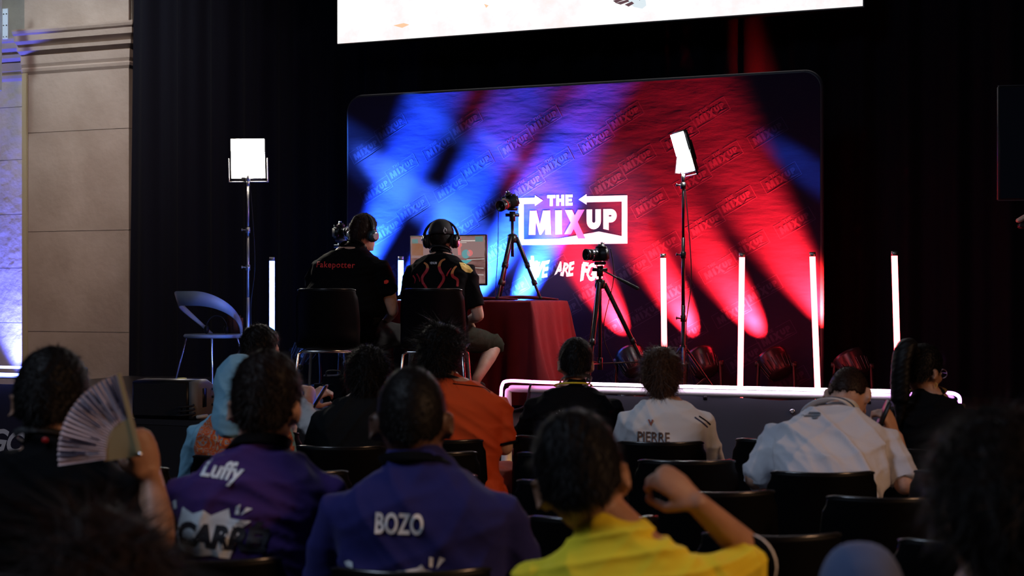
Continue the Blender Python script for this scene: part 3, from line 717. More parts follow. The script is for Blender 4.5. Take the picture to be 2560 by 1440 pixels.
for x0_, sg in ((0.02, -1), (BL-.02, 1)):
    for s2 in (-1, 1):
        pipe('post', [(x0_, 0, zt_-.05), (x0_-.07*sg*-1*0-.03, .10 if s2 > 0 else -.06, .02)], .018, 'white', ba)
for x in (.28, BL*.47, BL*.82):
    bm = bmnew(); box(bm, (x, 0, zt_-.055), (.022, .03, .03), None, .003); obj('clamp', bm, 'bmetal', ba)
bm = bmnew(); R = []
for j in range(17):
    z = zt_-.050-(zt_-.075)*j/16
    R.append([Vector((.14+(BL-.32)*i/80, -.012+.008*math.sin(i*.5+j*.2)*(.3+j/16), z+.01*math.sin(i*.21)*(1 if j == 0 else 0))) for i in range(81)])
rings(bm, R, closed=False, cap=False); obj('fabric_panel', bm, m_cloth, ba)
for x in (.30, BL*.66, BL-.25):
    bm = bmnew(); bmesh.ops.create_circle(bm, segments=16, radius=.001)
    bm.free(); bm = bmnew(); lathe(bm, [(.007, 0), (.013, 0), (.013, .003), (.007, .003)], 18, Matrix.Translation((x, -.022, zt_-.115)) @ Matrix.Rotation(PI/2, 4, 'X')); obj('eyelet', bm, 'chrome', ba)
pipe('lower_rail', [(-.10, -.02, .52), (.30, -.02, .52)], .019, mat('glowing_rail', (.8, .6, .35), .5, emit=(1, .5, .12), es=1.1), ba)  # rail is no lamp, its yellow glow is put in as emission
pipe('tie_cord', spline([(-.05, -.02, zt_-.16), (.06, -.035, zt_-.15), (.13, -.03, zt_-.12), (.15, -.02, zt_-.03), (.17, -.03, zt_+.01)], 6), .006, 'rubber', ba)
bm = bmnew(); box(bm, (BL-.115, -.01, zt_-.09), (.10, .02, .07)); obj('end_plate', bm, 'white', ba, False)
# left barrier
b0, b1 = P(-260, 925, 9.6), P(203, 925, 9.0); bu = b1-b0; bu.z = 0; BL2 = bu.length; ang = math.atan2(bu.y, bu.x)
zt2 = CAMH-(922-HY)/FPX*9.0
bb = thing('barrier', 'dark fabric barrier with blue glowing tube and white brush lettering at the far left', 'barrier', (b0.x, b0.y, 0), ang)
pipe('top_rail', [(.02, 0, zt2-.06), (BL2-.02, 0, zt2-.06)], .016, 'white', bb)
neon([(0, -.03, zt2), (BL2*.5, -.03, zt2), (BL2-.08, -.03, zt2), (BL2-.015, -.03, zt2-.005), (BL2-.02, -.03, zt2-.05), (BL2-.05, -.03, zt2-.20)], m_nb, bb)
neon([(0, -.03, zt2-.045), (BL2*.5, -.03, zt2-.045), (BL2-.20, -.03, zt2-.045)], m_nb, bb)
pipe('post', [(BL2-.01, 0, zt2-.01), (BL2+.06, .02, .02)], .02, mat('blue_post', (.2, .22, .4), .5), bb); pipe('post', [(.02, 0, zt2-.05), (0, 0, .02)], .02, 'white', bb)
bm = bmnew(); box(bm, (BL2+.015, 0, zt2-.01), (.05, .04, .04), None, .006); obj('corner_joint', bm, 'black', bb)
bm = bmnew(); box(bm, (BL2/2-.08, -.012, (zt2-.1)/2), (BL2-.18, .006, zt2-.12)); obj('fabric_panel', bm, mat('barrier_cloth_dark', (.018, .016, .035), .85), bb, False)
sl2 = fit(text2d('WE ARE FGC', 1, .03, .35, .8, .95), 1.05, .15, BL2-.95, CAMH-(1098-HY)/FPX*9.1, -.06)
o = flat_mesh('slogan_print', sl2, lambda x, z: Vector((x, -.018, z)), m_w, bb); o['label'] = 'white brush lettering ending in FGC'

# ------------------------------------------------------------------ stage furniture at the left
def tub_chair(label, px, d, yaw):
    loc = P(px, 900, d); loc.z = STZ+.004
    t = thing('tub_chair', label, 'chair', loc, yaw)
    m = mat('pale_plastic', (.33, .40, .46), .38)
    bm = bmnew(); R = []           # seat pad
    for j, (r_, z) in enumerate(((.02, .452), (.19, .45), (.235, .455), (.245, .44), (.235, .425), (.02, .42))):
        R.append([Vector((r_*1.02*math.cos(a), r_*math.sin(a)+.02, z)) for a in [2*PI*i/36 for i in range(36)]])
    rings(bm, R); obj('seat', bm, m, t)
    bm = bmnew(); R = []           # looping back band (front open)
    n = 44
    for i in range(n+1):
        a = math.radians(-225+270*i/n); ca, sa = math.cos(a), math.sin(a)
        s_ = min(i, n-i)/n*2; up = math.sin(PI/2*min(1, s_*1.15))
        zc = .44+.31*up; hw = .018+.044*up**2; rr = .235+.045*up
        o_ = Vector((ca*rr*1.02, sa*rr+.0, zc))
        tilt = Vector((ca*.30, sa*.30, 1)).normalized(); nrm = Vector((ca, sa, 0))
        R.append([o_+tilt*hw+nrm*.006, o_+tilt*hw-nrm*.004, o_-tilt*hw-nrm*.006, o_-tilt*hw+nrm*.006])
    rings(bm, R); obj('backrest_loop', bm, m, t)
    for sx in (-1, 1):
        for sy in (-1, 1):
            bm = bmnew(); tube(bm, [(sx*.15, sy*.14, .43), (sx*.23, sy*.21, .01)], .010, 10); obj('leg', bm, 'chrome', t)
    return t
tc = tub_chair('pale plastic tub chair with open looped back, lit blue, at the left of the stage', 530, 11.9, -.62)
q = tc.location
# headset and brown bag lying on the seat
t = thing('headset', 'dark headset lying on the blue-lit tub chair', 'headset', (q.x+.04, q.y-.02, q.z+.458), .3)
bm = bmnew(); tube(bm, [(.085*math.cos(a), 0, .04+.11*math.sin(a)) for a in [PI*i/16 for i in range(17)]], .006, 8); obj('headband', bm, 'black', t)
for s in (-1, 1):
    bm = bmnew(); ball(bm, (s*.08, 0, .035), (.022, .035, .036)); obj('ear_cup', bm, 'black', t)
bm = bmnew(); box(bm, (0, 0, .075), (.15, .07, .15), None, .02)
o = obj('shoulder_bag', bm, cloth('brown_bag', (.09, .035, .02)), loc=(q.x+.17, q.y+.06, q.z+.458)); tag(o, 'small brown bag on the seat of the blue-lit tub chair', 'bag')
for k in range(3):
    bm = bmnew(); box(bm, (-.05+.05*k, -.037, .09), (.004, .004, .10)); obj('stitch_line', bm, 'black', o)
def bottle(px, d, h, cap, label, mcap):
    loc = P(px, 900, d); loc.z = STZ+.004
    t = thing('water_bottle', label, 'bottle', loc, 0, 'water bottles behind the floor monitor')
    m = mat('clear_plastic', (.35, .5, .85), .08, trans=.75, bump=(30, .2))
    r_ = h*.155
    bm = bmnew(); lathe(bm, [(0, .0), (r_*.9, 0), (r_, .01), (r_, h*.30), (r_*.93, h*.34), (r_, h*.38), (r_, h*.66), (r_*.55, h*.84), (r_*.42, h*.88), (r_*.42, h*.90), (0, h*.90)], 24); obj('body', bm, m, t)
    bm = bmnew(); lathe(bm, [(r_*1.01, h*.36), (r_*1.02, h*.36), (r_*1.02, h*.56), (r_*1.01, h*.56)], 24); obj('paper_label', bm, mat('bottle_label', (.10, .16, .45), .5), t)
    bm = bmnew(); lathe(bm, [(0, h*.89), (r_*.5*cap, h*.89), (r_*.5*cap, h), (0, h)], 18); obj('cap', bm, mcap, t)
bottle(455, 9.45, .235, 1.7, 'wide bottle with yellow cap, left of the two bottles at the stage edge', mat('yellow_cap', (.75, .62, .12), .5))
bottle(479, 9.35, .21, .95, 'slimmer bottle with blue cap, right of the two bottles at the stage edge', mat('blue_cap', (.10, .2, .6), .5))
# floor monitor speaker
loc = P(410, 1052, 9.02); t = thing('floor_monitor', 'black wedge floor monitor speaker with grey side panel on the front edge of the stage', 'speaker', (loc.x-.02, loc.y+.06, STZ+.004), -TH+.10)
pr = [(-.0, 0), (.36, 0), (.37, .06), (.30, .19), (.16, .245), (.0, .235)]
bm = bmnew(); R = [[Vector((x, y, z)) for y, z in pr] for x in (-.22, .18)]; rings(bm, R); bmesh.ops.bevel(bm, geom=list(bm.edges), offset=.006, segments=2, affect='EDGES'); obj('cabinet', bm, 'black', t)
bm = bmnew(); R = [[Vector((x, y, z)) for y, z in pr] for x in (.181, .215, .235)]; R[2] = [Vector((.235, .16+(y-.16)*.85, .12+(z-.12)*.85)) for y, z in pr]; rings(bm, R); obj('side_panel', bm, 'grey', t)
bm = bmnew(); box(bm, (-.02, -.004, .12), (.37, .006, .20)); obj('grille', bm, mat('speaker_grille', (.006, .006, .006), .9, bump=(300, .5)), t, False)
bm = bmnew(); box(bm, (.236, .10, .13), (.006, .05, .12), None, .002); obj('connector_plate', bm, 'black', t)
for i in range(3): bm = bmnew(); cyl(bm, (.238, .20, .08+.05*i), (.246, .20, .08+.05*i), .008, 10); obj('socket', bm, 'bmetal', t)
# grey case behind it, white adapter, coiled cable
loc = P(506, 900, 9.35); bm = bmnew(); box(bm, (0, 0, .075), (.24, .14, .15), None, .008); o = obj('equipment_case', bm, mat('blue_grey_case', (.05, .09, .11), .6), loc=(loc.x+.06, loc.y+.05, STZ+.004)); tag(o, 'plain blue-grey equipment case right of the floor monitor', 'case')
bm = bmnew(); box(bm, (0, 0, .10), (.10, .008, .008)); obj('handle', bm, 'black', o)
loc = P(487, 1023, 8.88); bm = bmnew(); box(bm, (0, 0, .018), (.075, .05, .022), Euler((0, -.1, .3)).to_matrix(), .004); o = obj('power_adapter', bm, mat('off_white', (.5, .45, .38), .5), loc=(loc.x+.02, loc.y+.12, STZ+.006)); tag(o, 'small white power adapter on the stage edge beside the speaker', 'adapter')
bm = bmnew(); tube(bm, [Vector((.06*math.cos(a)*(1-.02*i/4), .05*math.sin(a), .012+.0016*i)) for i, a in enumerate([2*PI*k/16 for k in range(50)])], .006, 8)
o = obj('coiled_cable', bm, 'rubber', loc=(loc.x-.08, loc.y+.12, STZ+.005)); tag(o, 'coil of black cable on the stage edge below the speaker side', 'cable')
bm = bmnew(); tube(bm, spline([(0, 0, .004), (.02, 0, .035), (.05, 0, .045), (.08, 0, .02), (.10, 0, .004)], 6), .003, 6); loc = P(420, 950, 9.5); o = obj('loose_cable', bm, 'bmetal', loc=(loc.x, loc.y, STZ+.006)); tag(o, 'thin looped cable end left of the bottles', 'cable')
# dark bag behind the left player's chair
loc = P(822, 1000, 9.75); bm = bmnew(); box(bm, (0, 0, .115), (.26, .18, .21), None, .06); me = remesh(bm, .01, 2); folds(me, .008, 3)
o = obj('backpack', me, cloth('black_nylon', (.008, .009, .012)), loc=(loc.x, loc.y+.25, STZ+.004)); tag(o, 'soft black bag on the stage floor behind the left player', 'bag')
bm = bmnew(); tube(bm, spline([(-.05, 0, .22), (-.04, 0, .25), (.04, 0, .25), (.05, 0, .22)], 5), .006, 6); obj('carry_handle', bm, 'rubber', o)
# dark flight case beneath the table's right side
# right edge: dark hanging display with thin pale outline, beige tray below
t = thing('dark_display', 'large switched-off dark display with thin pale edge at the right border', 'display', P(2600, 1400, 8.6)*1, -.15)
t.location.z = 0; z0_, z1_ = CAMH-(500-HY)/FPX*8.6, CAMH-(212-HY)/FPX*8.6
bm = bmnew(); box(bm, (.07, .03, (z0_+z1_)/2), (.62, .05, z1_-z0_), None, .006); obj('housing', bm, 'black', t)
bm = bmnew(); box(bm, (.07, .003, (z0_+z1_)/2), (.60, .004, z1_-z0_-.02)); obj('screen', bm, 'glass', t, False)
bm = bmnew()
for q0, q1 in (((-.24, z0_), (-.24, z1_)), ((-.24, z1_), (.38, z1_)), ((-.24, z0_), (.38, z0_))): tube(bm, [(q0[0], 0, q0[1]), (q1[0], 0, q1[1])], .0022, 6)
obj('edge_trim', bm, mat('thin_trim', (.05, .05, .055), .5), t)
bm = bmnew(); cyl(bm, (.1, .06, .02), (.1, .06, z0_+.1), .03, 16); obj('pole', bm, 'bmetal', t)
bm = bmnew(); lathe(bm, [(0, 0), (.30, 0), (.30, .015), (.05, .03), (0, .03)], 28, Matrix.Translation((.1, .06, 0))); obj('base_plate', bm, 'bmetal', t)
bm = bmnew(); R = Euler((0, -.55, 0)).to_matrix(); box(bm, (-.065, -.02, z0_-.085), (.16, .10, .025), R, .006); obj('beige_bracket', bm, mat('beige_plastic', (.55, .42, .30), .6), t)
bm = bmnew(); box(bm, (-.06, -.02, z0_-.155), (.13, .10, .03), None, .006); obj('bracket_foot', bm, 'black', t)

# ------------------------------------------------------------------ chairs
def shell_chair(label, group=None):
    t = thing('shell_chair', label, 'chair', (0, 0, 0), 0, group)
    bm = bmnew(); prof = spline([(.215, .425), (.19, .452), (.10, .452), (-.06, .440), (-.15, .445), (-.205, .50), (-.225, .60), (-.245, .72), (-.262, .815)], 5)
    prof = [Vector((0, p[0], p[1])) for p in [(q[0], q[1]) for q in [(v.x, v.y) for v in [Vector((a[0], a[1], 0)) for a in prof]]]]
    nU = 16; top_, bot_ = [], []
    L = len(prof)
    for th in (0, .009):
        rows = []
        for j, p in enumerate(prof):
            f = j/(L-1); back = max(0, min(1, (f-.45)/.25)); row = []
            hw = .205-.0*f-.012*max(0, (f-.8)/.2)
            for i in range(nU+1):
                u_ = -1+2*i/nU; e = 1-(abs(u_)**6)*.06*(1 if f > .93 or f < .07 else .2)
                y = p.y+back*.085*u_*u_-back*.0; z = p.z+(1-back)*.018*u_*u_
                y -= th*back; z -= th*(1-back)
                if f > .96: z -= .006*abs(u_)**14
                row.append(Vector((u_*hw*e, y, z)))
            rows.append(row)
        (top_ if th == 0 else bot_).append(rows)
    A = [[bm.verts.new(p) for p in r] for r in top_[0]]; B = [[bm.verts.new(p) for p in r] for r in bot_[0]]
    for j in range(L-1):
        for i in range(nU):
            bm.faces.new((A[j][i], A[j][i+1], A[j+1][i+1], A[j+1][i])); bm.faces.new((B[j][i], B[j+1][i], B[j+1][i+1], B[j][i+1]))
    for j in range(L-1): bm.faces.new((A[j][0], A[j+1][0], B[j+1][0], B[j][0])); bm.faces.new((A[j][-1], B[j][-1], B[j+1][-1], A[j+1][-1]))
    for i in range(nU): bm.faces.new((A[0][i], B[0][i], B[0][i+1], A[0][i+1])); bm.faces.new((A[-1][i], A[-1][i+1], B[-1][i+1], B[-1][i]))
    sh = obj('seat_shell', bm, 'shell', t)
    bm = bmnew(); tube(bm, [(top_[0][-1][i]+bot_[0][-1][i])/2+Vector((0, 0, .0005)) for i in range(nU+1)], .0056, 8); obj('top_edge_glint', bm, M['edge'], t)  # glossy strip added along the rim to give the top a highlight
    bm = bmnew(); tube(bm, [(-.16, -.15, .425), (-.16, .16, .425), (.16, .16, .425), (.16, -.15, .425), (-.16, -.15, .425)], .009, 8); obj('seat_frame', bm, 'chrome', t)
    for sx in (-1, 1):
        for sy in (-1, 1):
            bm = bmnew(); tube(bm, [(sx*.165, sy*.15, .425), (sx*.185, sy*.17, .41), (sx*.215, sy*.215, .014)], .0105, 10); l = obj('leg', bm, 'chrome', t)
            bm = bmnew(); tube(bm, [(sx*.2135, sy*.213, .03), (sx*.216, sy*.216, .006)], .014, 10, rnd=False); obj('foot_cap', bm, 'rubber', l)
    return t
def copy_tree(o, parent=None):
    c = o.copy(); COL.objects.link(c); c.parent = parent
    for ch in list(o.children): copy_tree(ch, c)
    return c
_proto = [None]
def chair(x, y, rz, label, z=0.004, group='black shell chairs of the audience'):
    if _proto[0] is None: c = shell_chair(label, group); _proto[0] = c
    else: c = copy_tree(_proto[0]); c['label'] = label; c['group'] = group
    c.location = (x, y, z); c.rotation_euler = (0, 0, rz); return c
def chair_px(px, ymid, label, rz=0.0):
    d = 2268/(ymid-735); return chair((px-1280)/FPX*d, d+.245, rz, label)

# ------------------------------------------------------------------ people
SK = dict(light=skin('skin_light', (.55, .31, .22)), pale=skin('skin_pale', (.62, .38, .29)), tan=skin('skin_tan', (.42, .22, .14)), dark=skin('skin_dark', (.10, .045, .028)))
HM = dict(black=mat('hair_black', (.004, .003, .003), .55, spec=.18), brown=mat('hair_brown', (.018, .008, .005), .55, spec=.2), darkbrown=mat('hair_dark_brown', (.008, .0045, .0035), .55, spec=.18), auburn=mat('hair_auburn', (.055, .024, .012), .5, spec=.3))
m_eye = mat('eye_white', (.7, .68, .65), .2); m_lip = None
SKC = Vector((0, .015, .080)); SKR = Vector((.0745, .096, .110))
def smooth01(x): x = max(0, min(1, x)); return x*x*(3-2*x)

def hand(bm, wrist, fwd, back, side, curl=.5, thumb=.5, s=1.0, fing=None):
    """fwd: forearm->fingers, back: out of the back of the hand, side: +1 thumb on cross(back,fwd)"""
    f = fwd.normalized(); b = (back-f*back.dot(f)).normalized(); x = b.cross(f)*side      # x points towards the thumb
    W = wrist
    tube(bm, [W-f*.01*s, W+f*.03*s, W+f*.062*s, W+f*.088*s], [.025*s, .034*s, .040*s, .037*s], 14, flat=.42, ref=x)
    for i, (off, ln, r_) in enumerate(((.030, .074, .0088), (.0105, .084, .0092), (-.010, .078, .0088), (-.029, .060, .0078))):
        c = curl if fing is None else fing[i]
        p = W+f*(.088-.004*abs(i-1))*s+x*off*s; a = c*.9; pts = [p-f*.02*s, p]; dirv = f
        for seg, k in ((.45, 1.0), (.31, 1.25), (.24, .8)):
            ang = a; dirv = f*math.cos(ang)-b*math.sin(ang)+x*(off*1.2)*(1-c)
            p = p+dirv*ln*seg*s; pts.append(p); a += c*1.15*k
        tube(bm, pts, [r_*s, r_*1.08*s, r_*s, r_*.95*s, r_*.82*s], 10)
    tb = W+f*.022*s+x*.026*s-b*.004*s
    d1 = (f*.62+x*(.78-.5*thumb)-b*(.25+.55*thumb)).normalized(); d2 = (f*.8+x*(.25-.6*thumb)-b*(.3+.4*thumb)).normalized()
    tube(bm, [tb-d1*.006, tb+d1*.042*s, tb+d1*.042*s+d2*.030*s, tb+d1*.042*s+d2*.052*s], [.0155*s, .0125*s, .0108*s, .009*s], 10)

def face_parts(bm, mx, ear=1.0):
    """skull, jaw, nose, ears in head space transformed by mx"""
    b2 = bmnew()
    ball(b2, SKC, SKR, None, 28, 18)
    ball(b2, (0, .052, .012), (.052, .055, .058), None, 18, 12)
    ball(b2, (0, .030, .030), (.062, .070, .065), None, 18, 12)
    tube(b2, [(0, .104, .085), (0, .120, .055), (0, .112, .045)], [.007, .012, .011], 10)
    for s in (-1, 1):
        ball(b2, (s*.012, .108, .046), (.008, .009, .007)); tube(b2, [(s*.015, .104, .098), (s*.045, .088, .096)], .008, 8)
        ball(b2, (s*.044, .080, .050), (.020, .016, .018)); ball(b2, (s*.032, .091, .082), (.015, .012, .010))
    tube(b2, [(-.024, .100, .019), (0, .110, .021), (.024, .100, .019)], [.005, .007, .005], 8); tube(b2, [(-.02, .099, .009), (0, .108, .007), (.02, .099, .009)], [.005, .0075, .005], 8)
    ball(b2, (0, .098, -.022), (.020, .018, .016))
    for s in (-1, 1):
        R = Euler((.12, 0, -s*.42)).to_matrix()
        ball(b2, (s*.0815*ear, -.004, .062), (.0095, .019, .031), R, 14, 10); tube(b2, [Vector((s*.086*ear, -.016, .052))+Vector((s*.004, .016*math.sin(a)-.004, .008+.024*math.cos(a))) for a in [PI*1.15*i/8 for i in range(9)]], .0048, 6)
        ball(b2, (s*.079*ear, .006, .034), (.007, .009, .010))
    bmesh.ops.transform(b2, matrix=mx, verts=b2.verts)
    tmp = bpy.data.meshes.new('t'); b2.to_mesh(tmp); b2.free(); bm.from_mesh(tmp); bpy.data.meshes.remove(tmp)

HS = {  # nape line, ear line, brow line, thickness back, top, clump amplitude, clump freq, strands, strand length, random
 'short': (-.62, -.22, .50, .010, .018, .003, 60, 3800, .022, .35), 'buzz': (-.60, -.25, .55, .004, .006, .0008, 90, 3000, .008, .4),
 'crop': (-.66, -.25, .50, .008, .024, .004, 50, 4200, .024, .45), 'curly': (-.74, -.35, .48, .026, .040, .010, 34, 5200, .034, 1.2),
 'bushy': (-.95, -.6, .45, .034, .040, .010, 26, 5200, .045, 1.0), 'messy': (-.86, -.42, .45, .019, .032, .007, 34, 5600, .042, .55),
 'long': (-1.0, -.7, .5, .022, .028, .004, 30, 4000, .04, .25)}
def hair(parent, H, style, m, seed=0, bald=0.0, wide=1.0):
    r = np.random.default_rng(seed); nape, earl, brow, tb, tt_, amp, fq, ns, sl, rnd = HS[style]
    b = bmnew(); bmesh.ops.create_icosphere(b, subdivisions=6, radius=1.0); me = bpy.data.meshes.new('hair'); b.to_mesh(me); b.free()
    D = vco(me).astype(np.float64); D /= np.linalg.norm(D, axis=1)[:, None]
    az = np.arctan2(np.abs(D[:, 0]), -D[:, 1])            # 0 back .. pi front
    line = np.interp(az, [0, .7, 1.35, 1.75, 2.05, 2.5, PI], [nape, nape+.06, earl-.12, earl+.02, .28, brow, brow+.04])
    line = line+.035*np.sin(az*9+seed)+.02*np.sin(az*23)
    mask = np.clip((D[:, 2]-line)/.16, 0, 1); mask = mask*mask*(3-2*mask)
    th = tb+(tt_-tb)*np.clip(D[:, 2]*1.2, 0, 1)
    if bald: th = th*(1-bald*np.clip((D[:, 2]-.35)/.3, 0, 1)*np.clip((D[:, 1]+.9)/.5, 0, 1))
    w1 = np.sin(D @ r.normal(0, fq/6, 3)); cl = sum(np.sin(D @ r.normal(0, fq*k/8, 3)+2*w1+r.uniform(0, 6)) for k in (1, 1.5, 2.2, 3.0))/4
    t_ = th*mask+amp*cl*mask-.012*(1-mask)
    Rr = np.array(SKR); base = D*Rr; nrm = D/Rr; nrm /= np.linalg.norm(nrm, axis=1)[:, None]
    pos = base+nrm*t_[:, None]; pos[:, 0] *= wide
    if style in ('bushy', 'long', 'messy', 'curly'): pos[:, 2] -= np.where(D[:, 2] < 0, mask*(.02 if style != 'long' else .06)*(-D[:, 2]), 0)
    pos += np.array(SKC)
    Hn = np.array(H.to_3x3()); Ht = np.array(H.translation); wpos = pos @ Hn.T+Ht; wn = nrm @ Hn.T
    F = [tuple(p.vertices) for p in me.polygons]; keep = mask > .02
    Vs = [tuple(v) for v in wpos]; Fs = [f for f in F if keep[f[0]] or keep[f[1]] or keep[f[2]]]
    idx = np.where(mask > .5)[0]; pick = r.choice(idx, ns); down = Hn @ np.array([0, -.25, -1.0]); hc = wpos.mean(0)
    crown = Hn @ np.array([0, -.3, .9]); b0_ = len(Vs)
    for k in pick:
        n_ = wn[k]; cmb = down*.9+.6*(wn[k]-crown*float(wn[k] @ crown)); d = cmb-n_*float(cmb @ n_); dl = np.linalg.norm(d)+1e-6; d = d/dl
        d = d+r.normal(0, rnd, 3); L_ = sl*r.uniform(.6, 1.15); p = wpos[k]-n_*.003
        lift = .45 if style not in ('buzz',) else 1.2
        p1 = p+(d*.5+n_*lift)*L_*.5; p2 = p+(d*.9+n_*lift*.75+r.normal(0, rnd*.4, 3))*L_
        s_ = np.cross(d, n_); s_ = s_/(np.linalg.norm(s_)+1e-9)*.0009
        i0 = len(Vs); Vs += [tuple(p-s_), tuple(p+s_), tuple(p1-s_*.8), tuple(p1+s_*.8), tuple(p2)]
        Fs += [(i0, i0+1, i0+3, i0+2), (i0+2, i0+3, i0+4)]
    bpy.data.meshes.remove(me); m2 = bpy.data.meshes.new('hair'); m2.from_pydata(Vs, [], Fs); m2.update()
    o = obj('hair', m2, m, parent); return o

def person(label, px, ytop, d, bpxx=None, yaw=0.0, skin_='light', hairst='short', hairc='black', shirt=None, trous=None, lean=.06, head=(0, 0, 0), sleeve=.55,
           rarm=None, larm=None, rhand=None, lhand=None, seatz=.45, base=0.0, width=1.0, seed=1, collar=None, hem=.0, wr_=.010, neck=1.0, bald=0, legs=None, fat=0.0, hs=1.0, ear=1.0, hwide=1.0, vox=.009, hood=False, shoes=True, group=None, shorts=False):
    """seated person; head centre column px, head-top row ytop, distance d, body centre column bpxx"""
    if bpxx is None: bpxx = px
    X, Y = (bpxx-1280)/FPX*d, d; ztop = CAMH-(ytop-HY)/FPX*d-base
    hx = (px-bpxx)/FPX*d
    piv = Vector((0, -.02, .53))
    def bend(p, k=1.0):
        p = Vector(p); q = smooth01((p.z-.50)/.50) if p.z > .5 else 0
        a = -lean*q; v = p-piv; c, s_ = math.cos(a), math.sin(a)
        v = Vector((v.x, v.y*c-v.z*s_, v.y*s_+v.z*c)); return v+piv
    def top_of(s_): return None
    # head matrix (unscaled body space)
    yawl, pit, rol = head
    def build_H(hxl):
        nb = bend((0, .0, 1.085)); at_ = bend((0, .006, 1.125))
        Rm = Euler((0, 0, yawl)).to_matrix() @ Euler((pit-lean*.55, 0, 0)).to_matrix() @ Euler((0, rol, 0)).to_matrix()
        return nb, at_, Matrix.Translation(at_+Vector((hxl, 0, 0))) @ Rm.to_4x4() @ Matrix.Scale(hs, 4)
    nb, at_, H = build_H(0)
    topz = max((H @ (SKC+Vector((0, SKR.y*math.sin(a)*math.cos(b), SKR.z*math.cos(a)*1.0))) ).z for a in [0, .3, .6, .9, -.3, -.6] for b in (0,))
    hth = HS[hairst][4] if hairst else .0
    s = (ztop-.45-hth*.8)/(topz-.45)
    Rb = Matrix.Rotation(-yaw, 3, 'Z'); hl = Rb @ Vector((hx, 0, 0))
    nb, at_, H = build_H(0); H.translation += Vector((hl.x/s, hl.y/s*.6, 0)); at_ = H.translation.copy()
    body = bmnew(); W_ = width
    TR = [(.455, .150, .115, .0), (.50, .178, .128, 0), (.58, .170, .122, 0), (.68, .150+fat*.5, .112+fat*.6, .006), (.78, .155+fat*.35, .112+fat*.4, .004), (.88, .168, .112, -.004), (.94, .180, .110, -.012), (.985, .178, .100, -.016), (1.02, .148, .086, -.016), (1.055, .108, .072, -.008), (1.08, .082, .062, -.003), (1.10, .066, .060, .0)]
    def torso(bm, off=0.0, zmin=0.0, zmax=9, ex=2.5):
        R = []
        for z, hw, hd, yc in TR:
            if z < zmin or z > zmax: continue
            hw2 = hw*W_+off; hd2 = hd+off+fat*.15; c = bend((0, yc, z)); a = -lean*smooth01((z-.5)/.5); ring = []
            sh = smooth01((z-.80)/.28)
            for i in range(28):
                th = 2*PI*i/28; cx = math.copysign(abs(math.cos(th))**(2/ex), math.cos(th)); cy = math.copysign(abs(math.sin(th))**(2/ex), math.sin(th))
                v = Vector((cx*hw2, cy*hd2, 0)); v = Vector((v.x, v.y*math.cos(a), v.y*math.sin(a)))
                ring.append(c+v+Vector((hl.x/s*.35*sh, 0, 0)))
            R.append(ring)
        rings(bm, R)
    nfoot = Vector((hl.x/s*.35, 0, 0))
    torso(body)
    tube(body, [bend((0, -.002, 1.03))+nfoot, nb*.9+bend((0, 0, 1.06))*.1+nfoot, at_+(nb-at_)*.35, at_+H.to_3x3() @ Vector((0, .012, .035))], [.070*neck, .058*neck, .055*neck, .055*neck], 18)
    face_parts(body, H, ear)
    # arms
    def loc_(q):     # world point -> body space (unscaled)
        v = Rb @ (Vector(q)-Vector((X, Y, base))); return Vector((v.x/s, v.y/s, (v.z-.45)/s+.45))
    arms = {}
    for sg, spec in ((1, rarm), (-1, larm)):
        sh = bend((sg*.176*W_, -.006, .972))+nfoot*1.0
        if spec is None: el = Vector((sg*(.235*W_+.01), .10+.16*lean, .74)); wr2 = Vector((sg*.12, .33, .60))
        elif spec[0] == 'L': el, wr2 = Vector(spec[1]), Vector(spec[2])
        else: el, wr2 = loc_(spec[0]), loc_(spec[1])
        arms[sg] = (sh, el, wr2)
        tube(body, [sh-Vector((sg*.04, 0, 0)), sh, sh.lerp(el, .5), el], [.055, .054, .047+fat*.1, .040], 14)
        fm = el.lerp(wr2, .3)
        tube(body, [el, fm, wr2], [.039, .041, .027], 14)
        hs = rhand if sg > 0 else lhand
        if hs is None: f_ = (wr2-el).normalized(); hand(body, wr2, (f_+Vector((0, .2, -.35))).normalized(), Vector((sg*.3, 0, 1)), -sg*-1 if False else (1 if sg < 0 else -1), .45, .3)
        elif hs != 'skip':
            f_, bk, sd, cu, thb = hs[:5]; hand(body, wr2, Rb @ Vector(f_), Rb @ Vector(bk), sd, cu, thb, 1.0, hs[5] if len(hs) > 5 else None)
    # legs
    LG = {}
    for sg in (1, -1):
        hip = Vector((sg*.092*W_, .02, .525)); kn = Vector((sg*.155, .44, .50)); an = Vector((sg*.15, .42, .085))
        if legs and legs.get(sg): kn, an = [loc_(q) for q in legs[sg]]
        LG[sg] = (hip, kn, an)
        tube(body, [hip, hip.lerp(kn, .5), kn], [.088+fat*.2, .076+fat*.1, .056], 16)
        tube(body, [kn, kn.lerp(an, .35), an], [.053, .054, .034], 14)
        tube(body, [an+Vector((0, -.03, -.035)), an+Vector((0, .06, -.045)), an+Vector((0, .14, -.055))], [.032, .034, .026], 12, flat=.8, ref=(1, 0, 0))
    S = Matrix.Translation((0, 0, .45)) @ Matrix.Scale(s, 4) @ Matrix.Translation((0, 0, -.45))
    def fin(me): me.transform(S); return me
    me = fin(remesh(body, vox, 2))
    root = obj('person', me, SK[skin_], None, True, (X, Y, base)); root.rotation_euler = (0, 0, yaw); tag(root, label, 'person', group)
    Hs = S @ H
    # eyes
    for sg in (-1, 1):
        bm = bmnew(); c = H @ Vector((sg*.031, .0985, .079)); ball(bm, S @ c, .0105); obj('eye', bm, m_eye, root)
    if hairst: hair(root, Hs, hairst, HM[hairc], seed, bald, hwide)
    # shirt
    bm = bmnew(); torso(bm, .023, .455, 1.082); sh_top = bend((0, -.004, 1.062))+nfoot
    tube(bm, [bend((0, 0, 1.02))+nfoot, sh_top, sh_top+(at_-nb)*.35], [.092, .080*neck, .070*neck], 20)
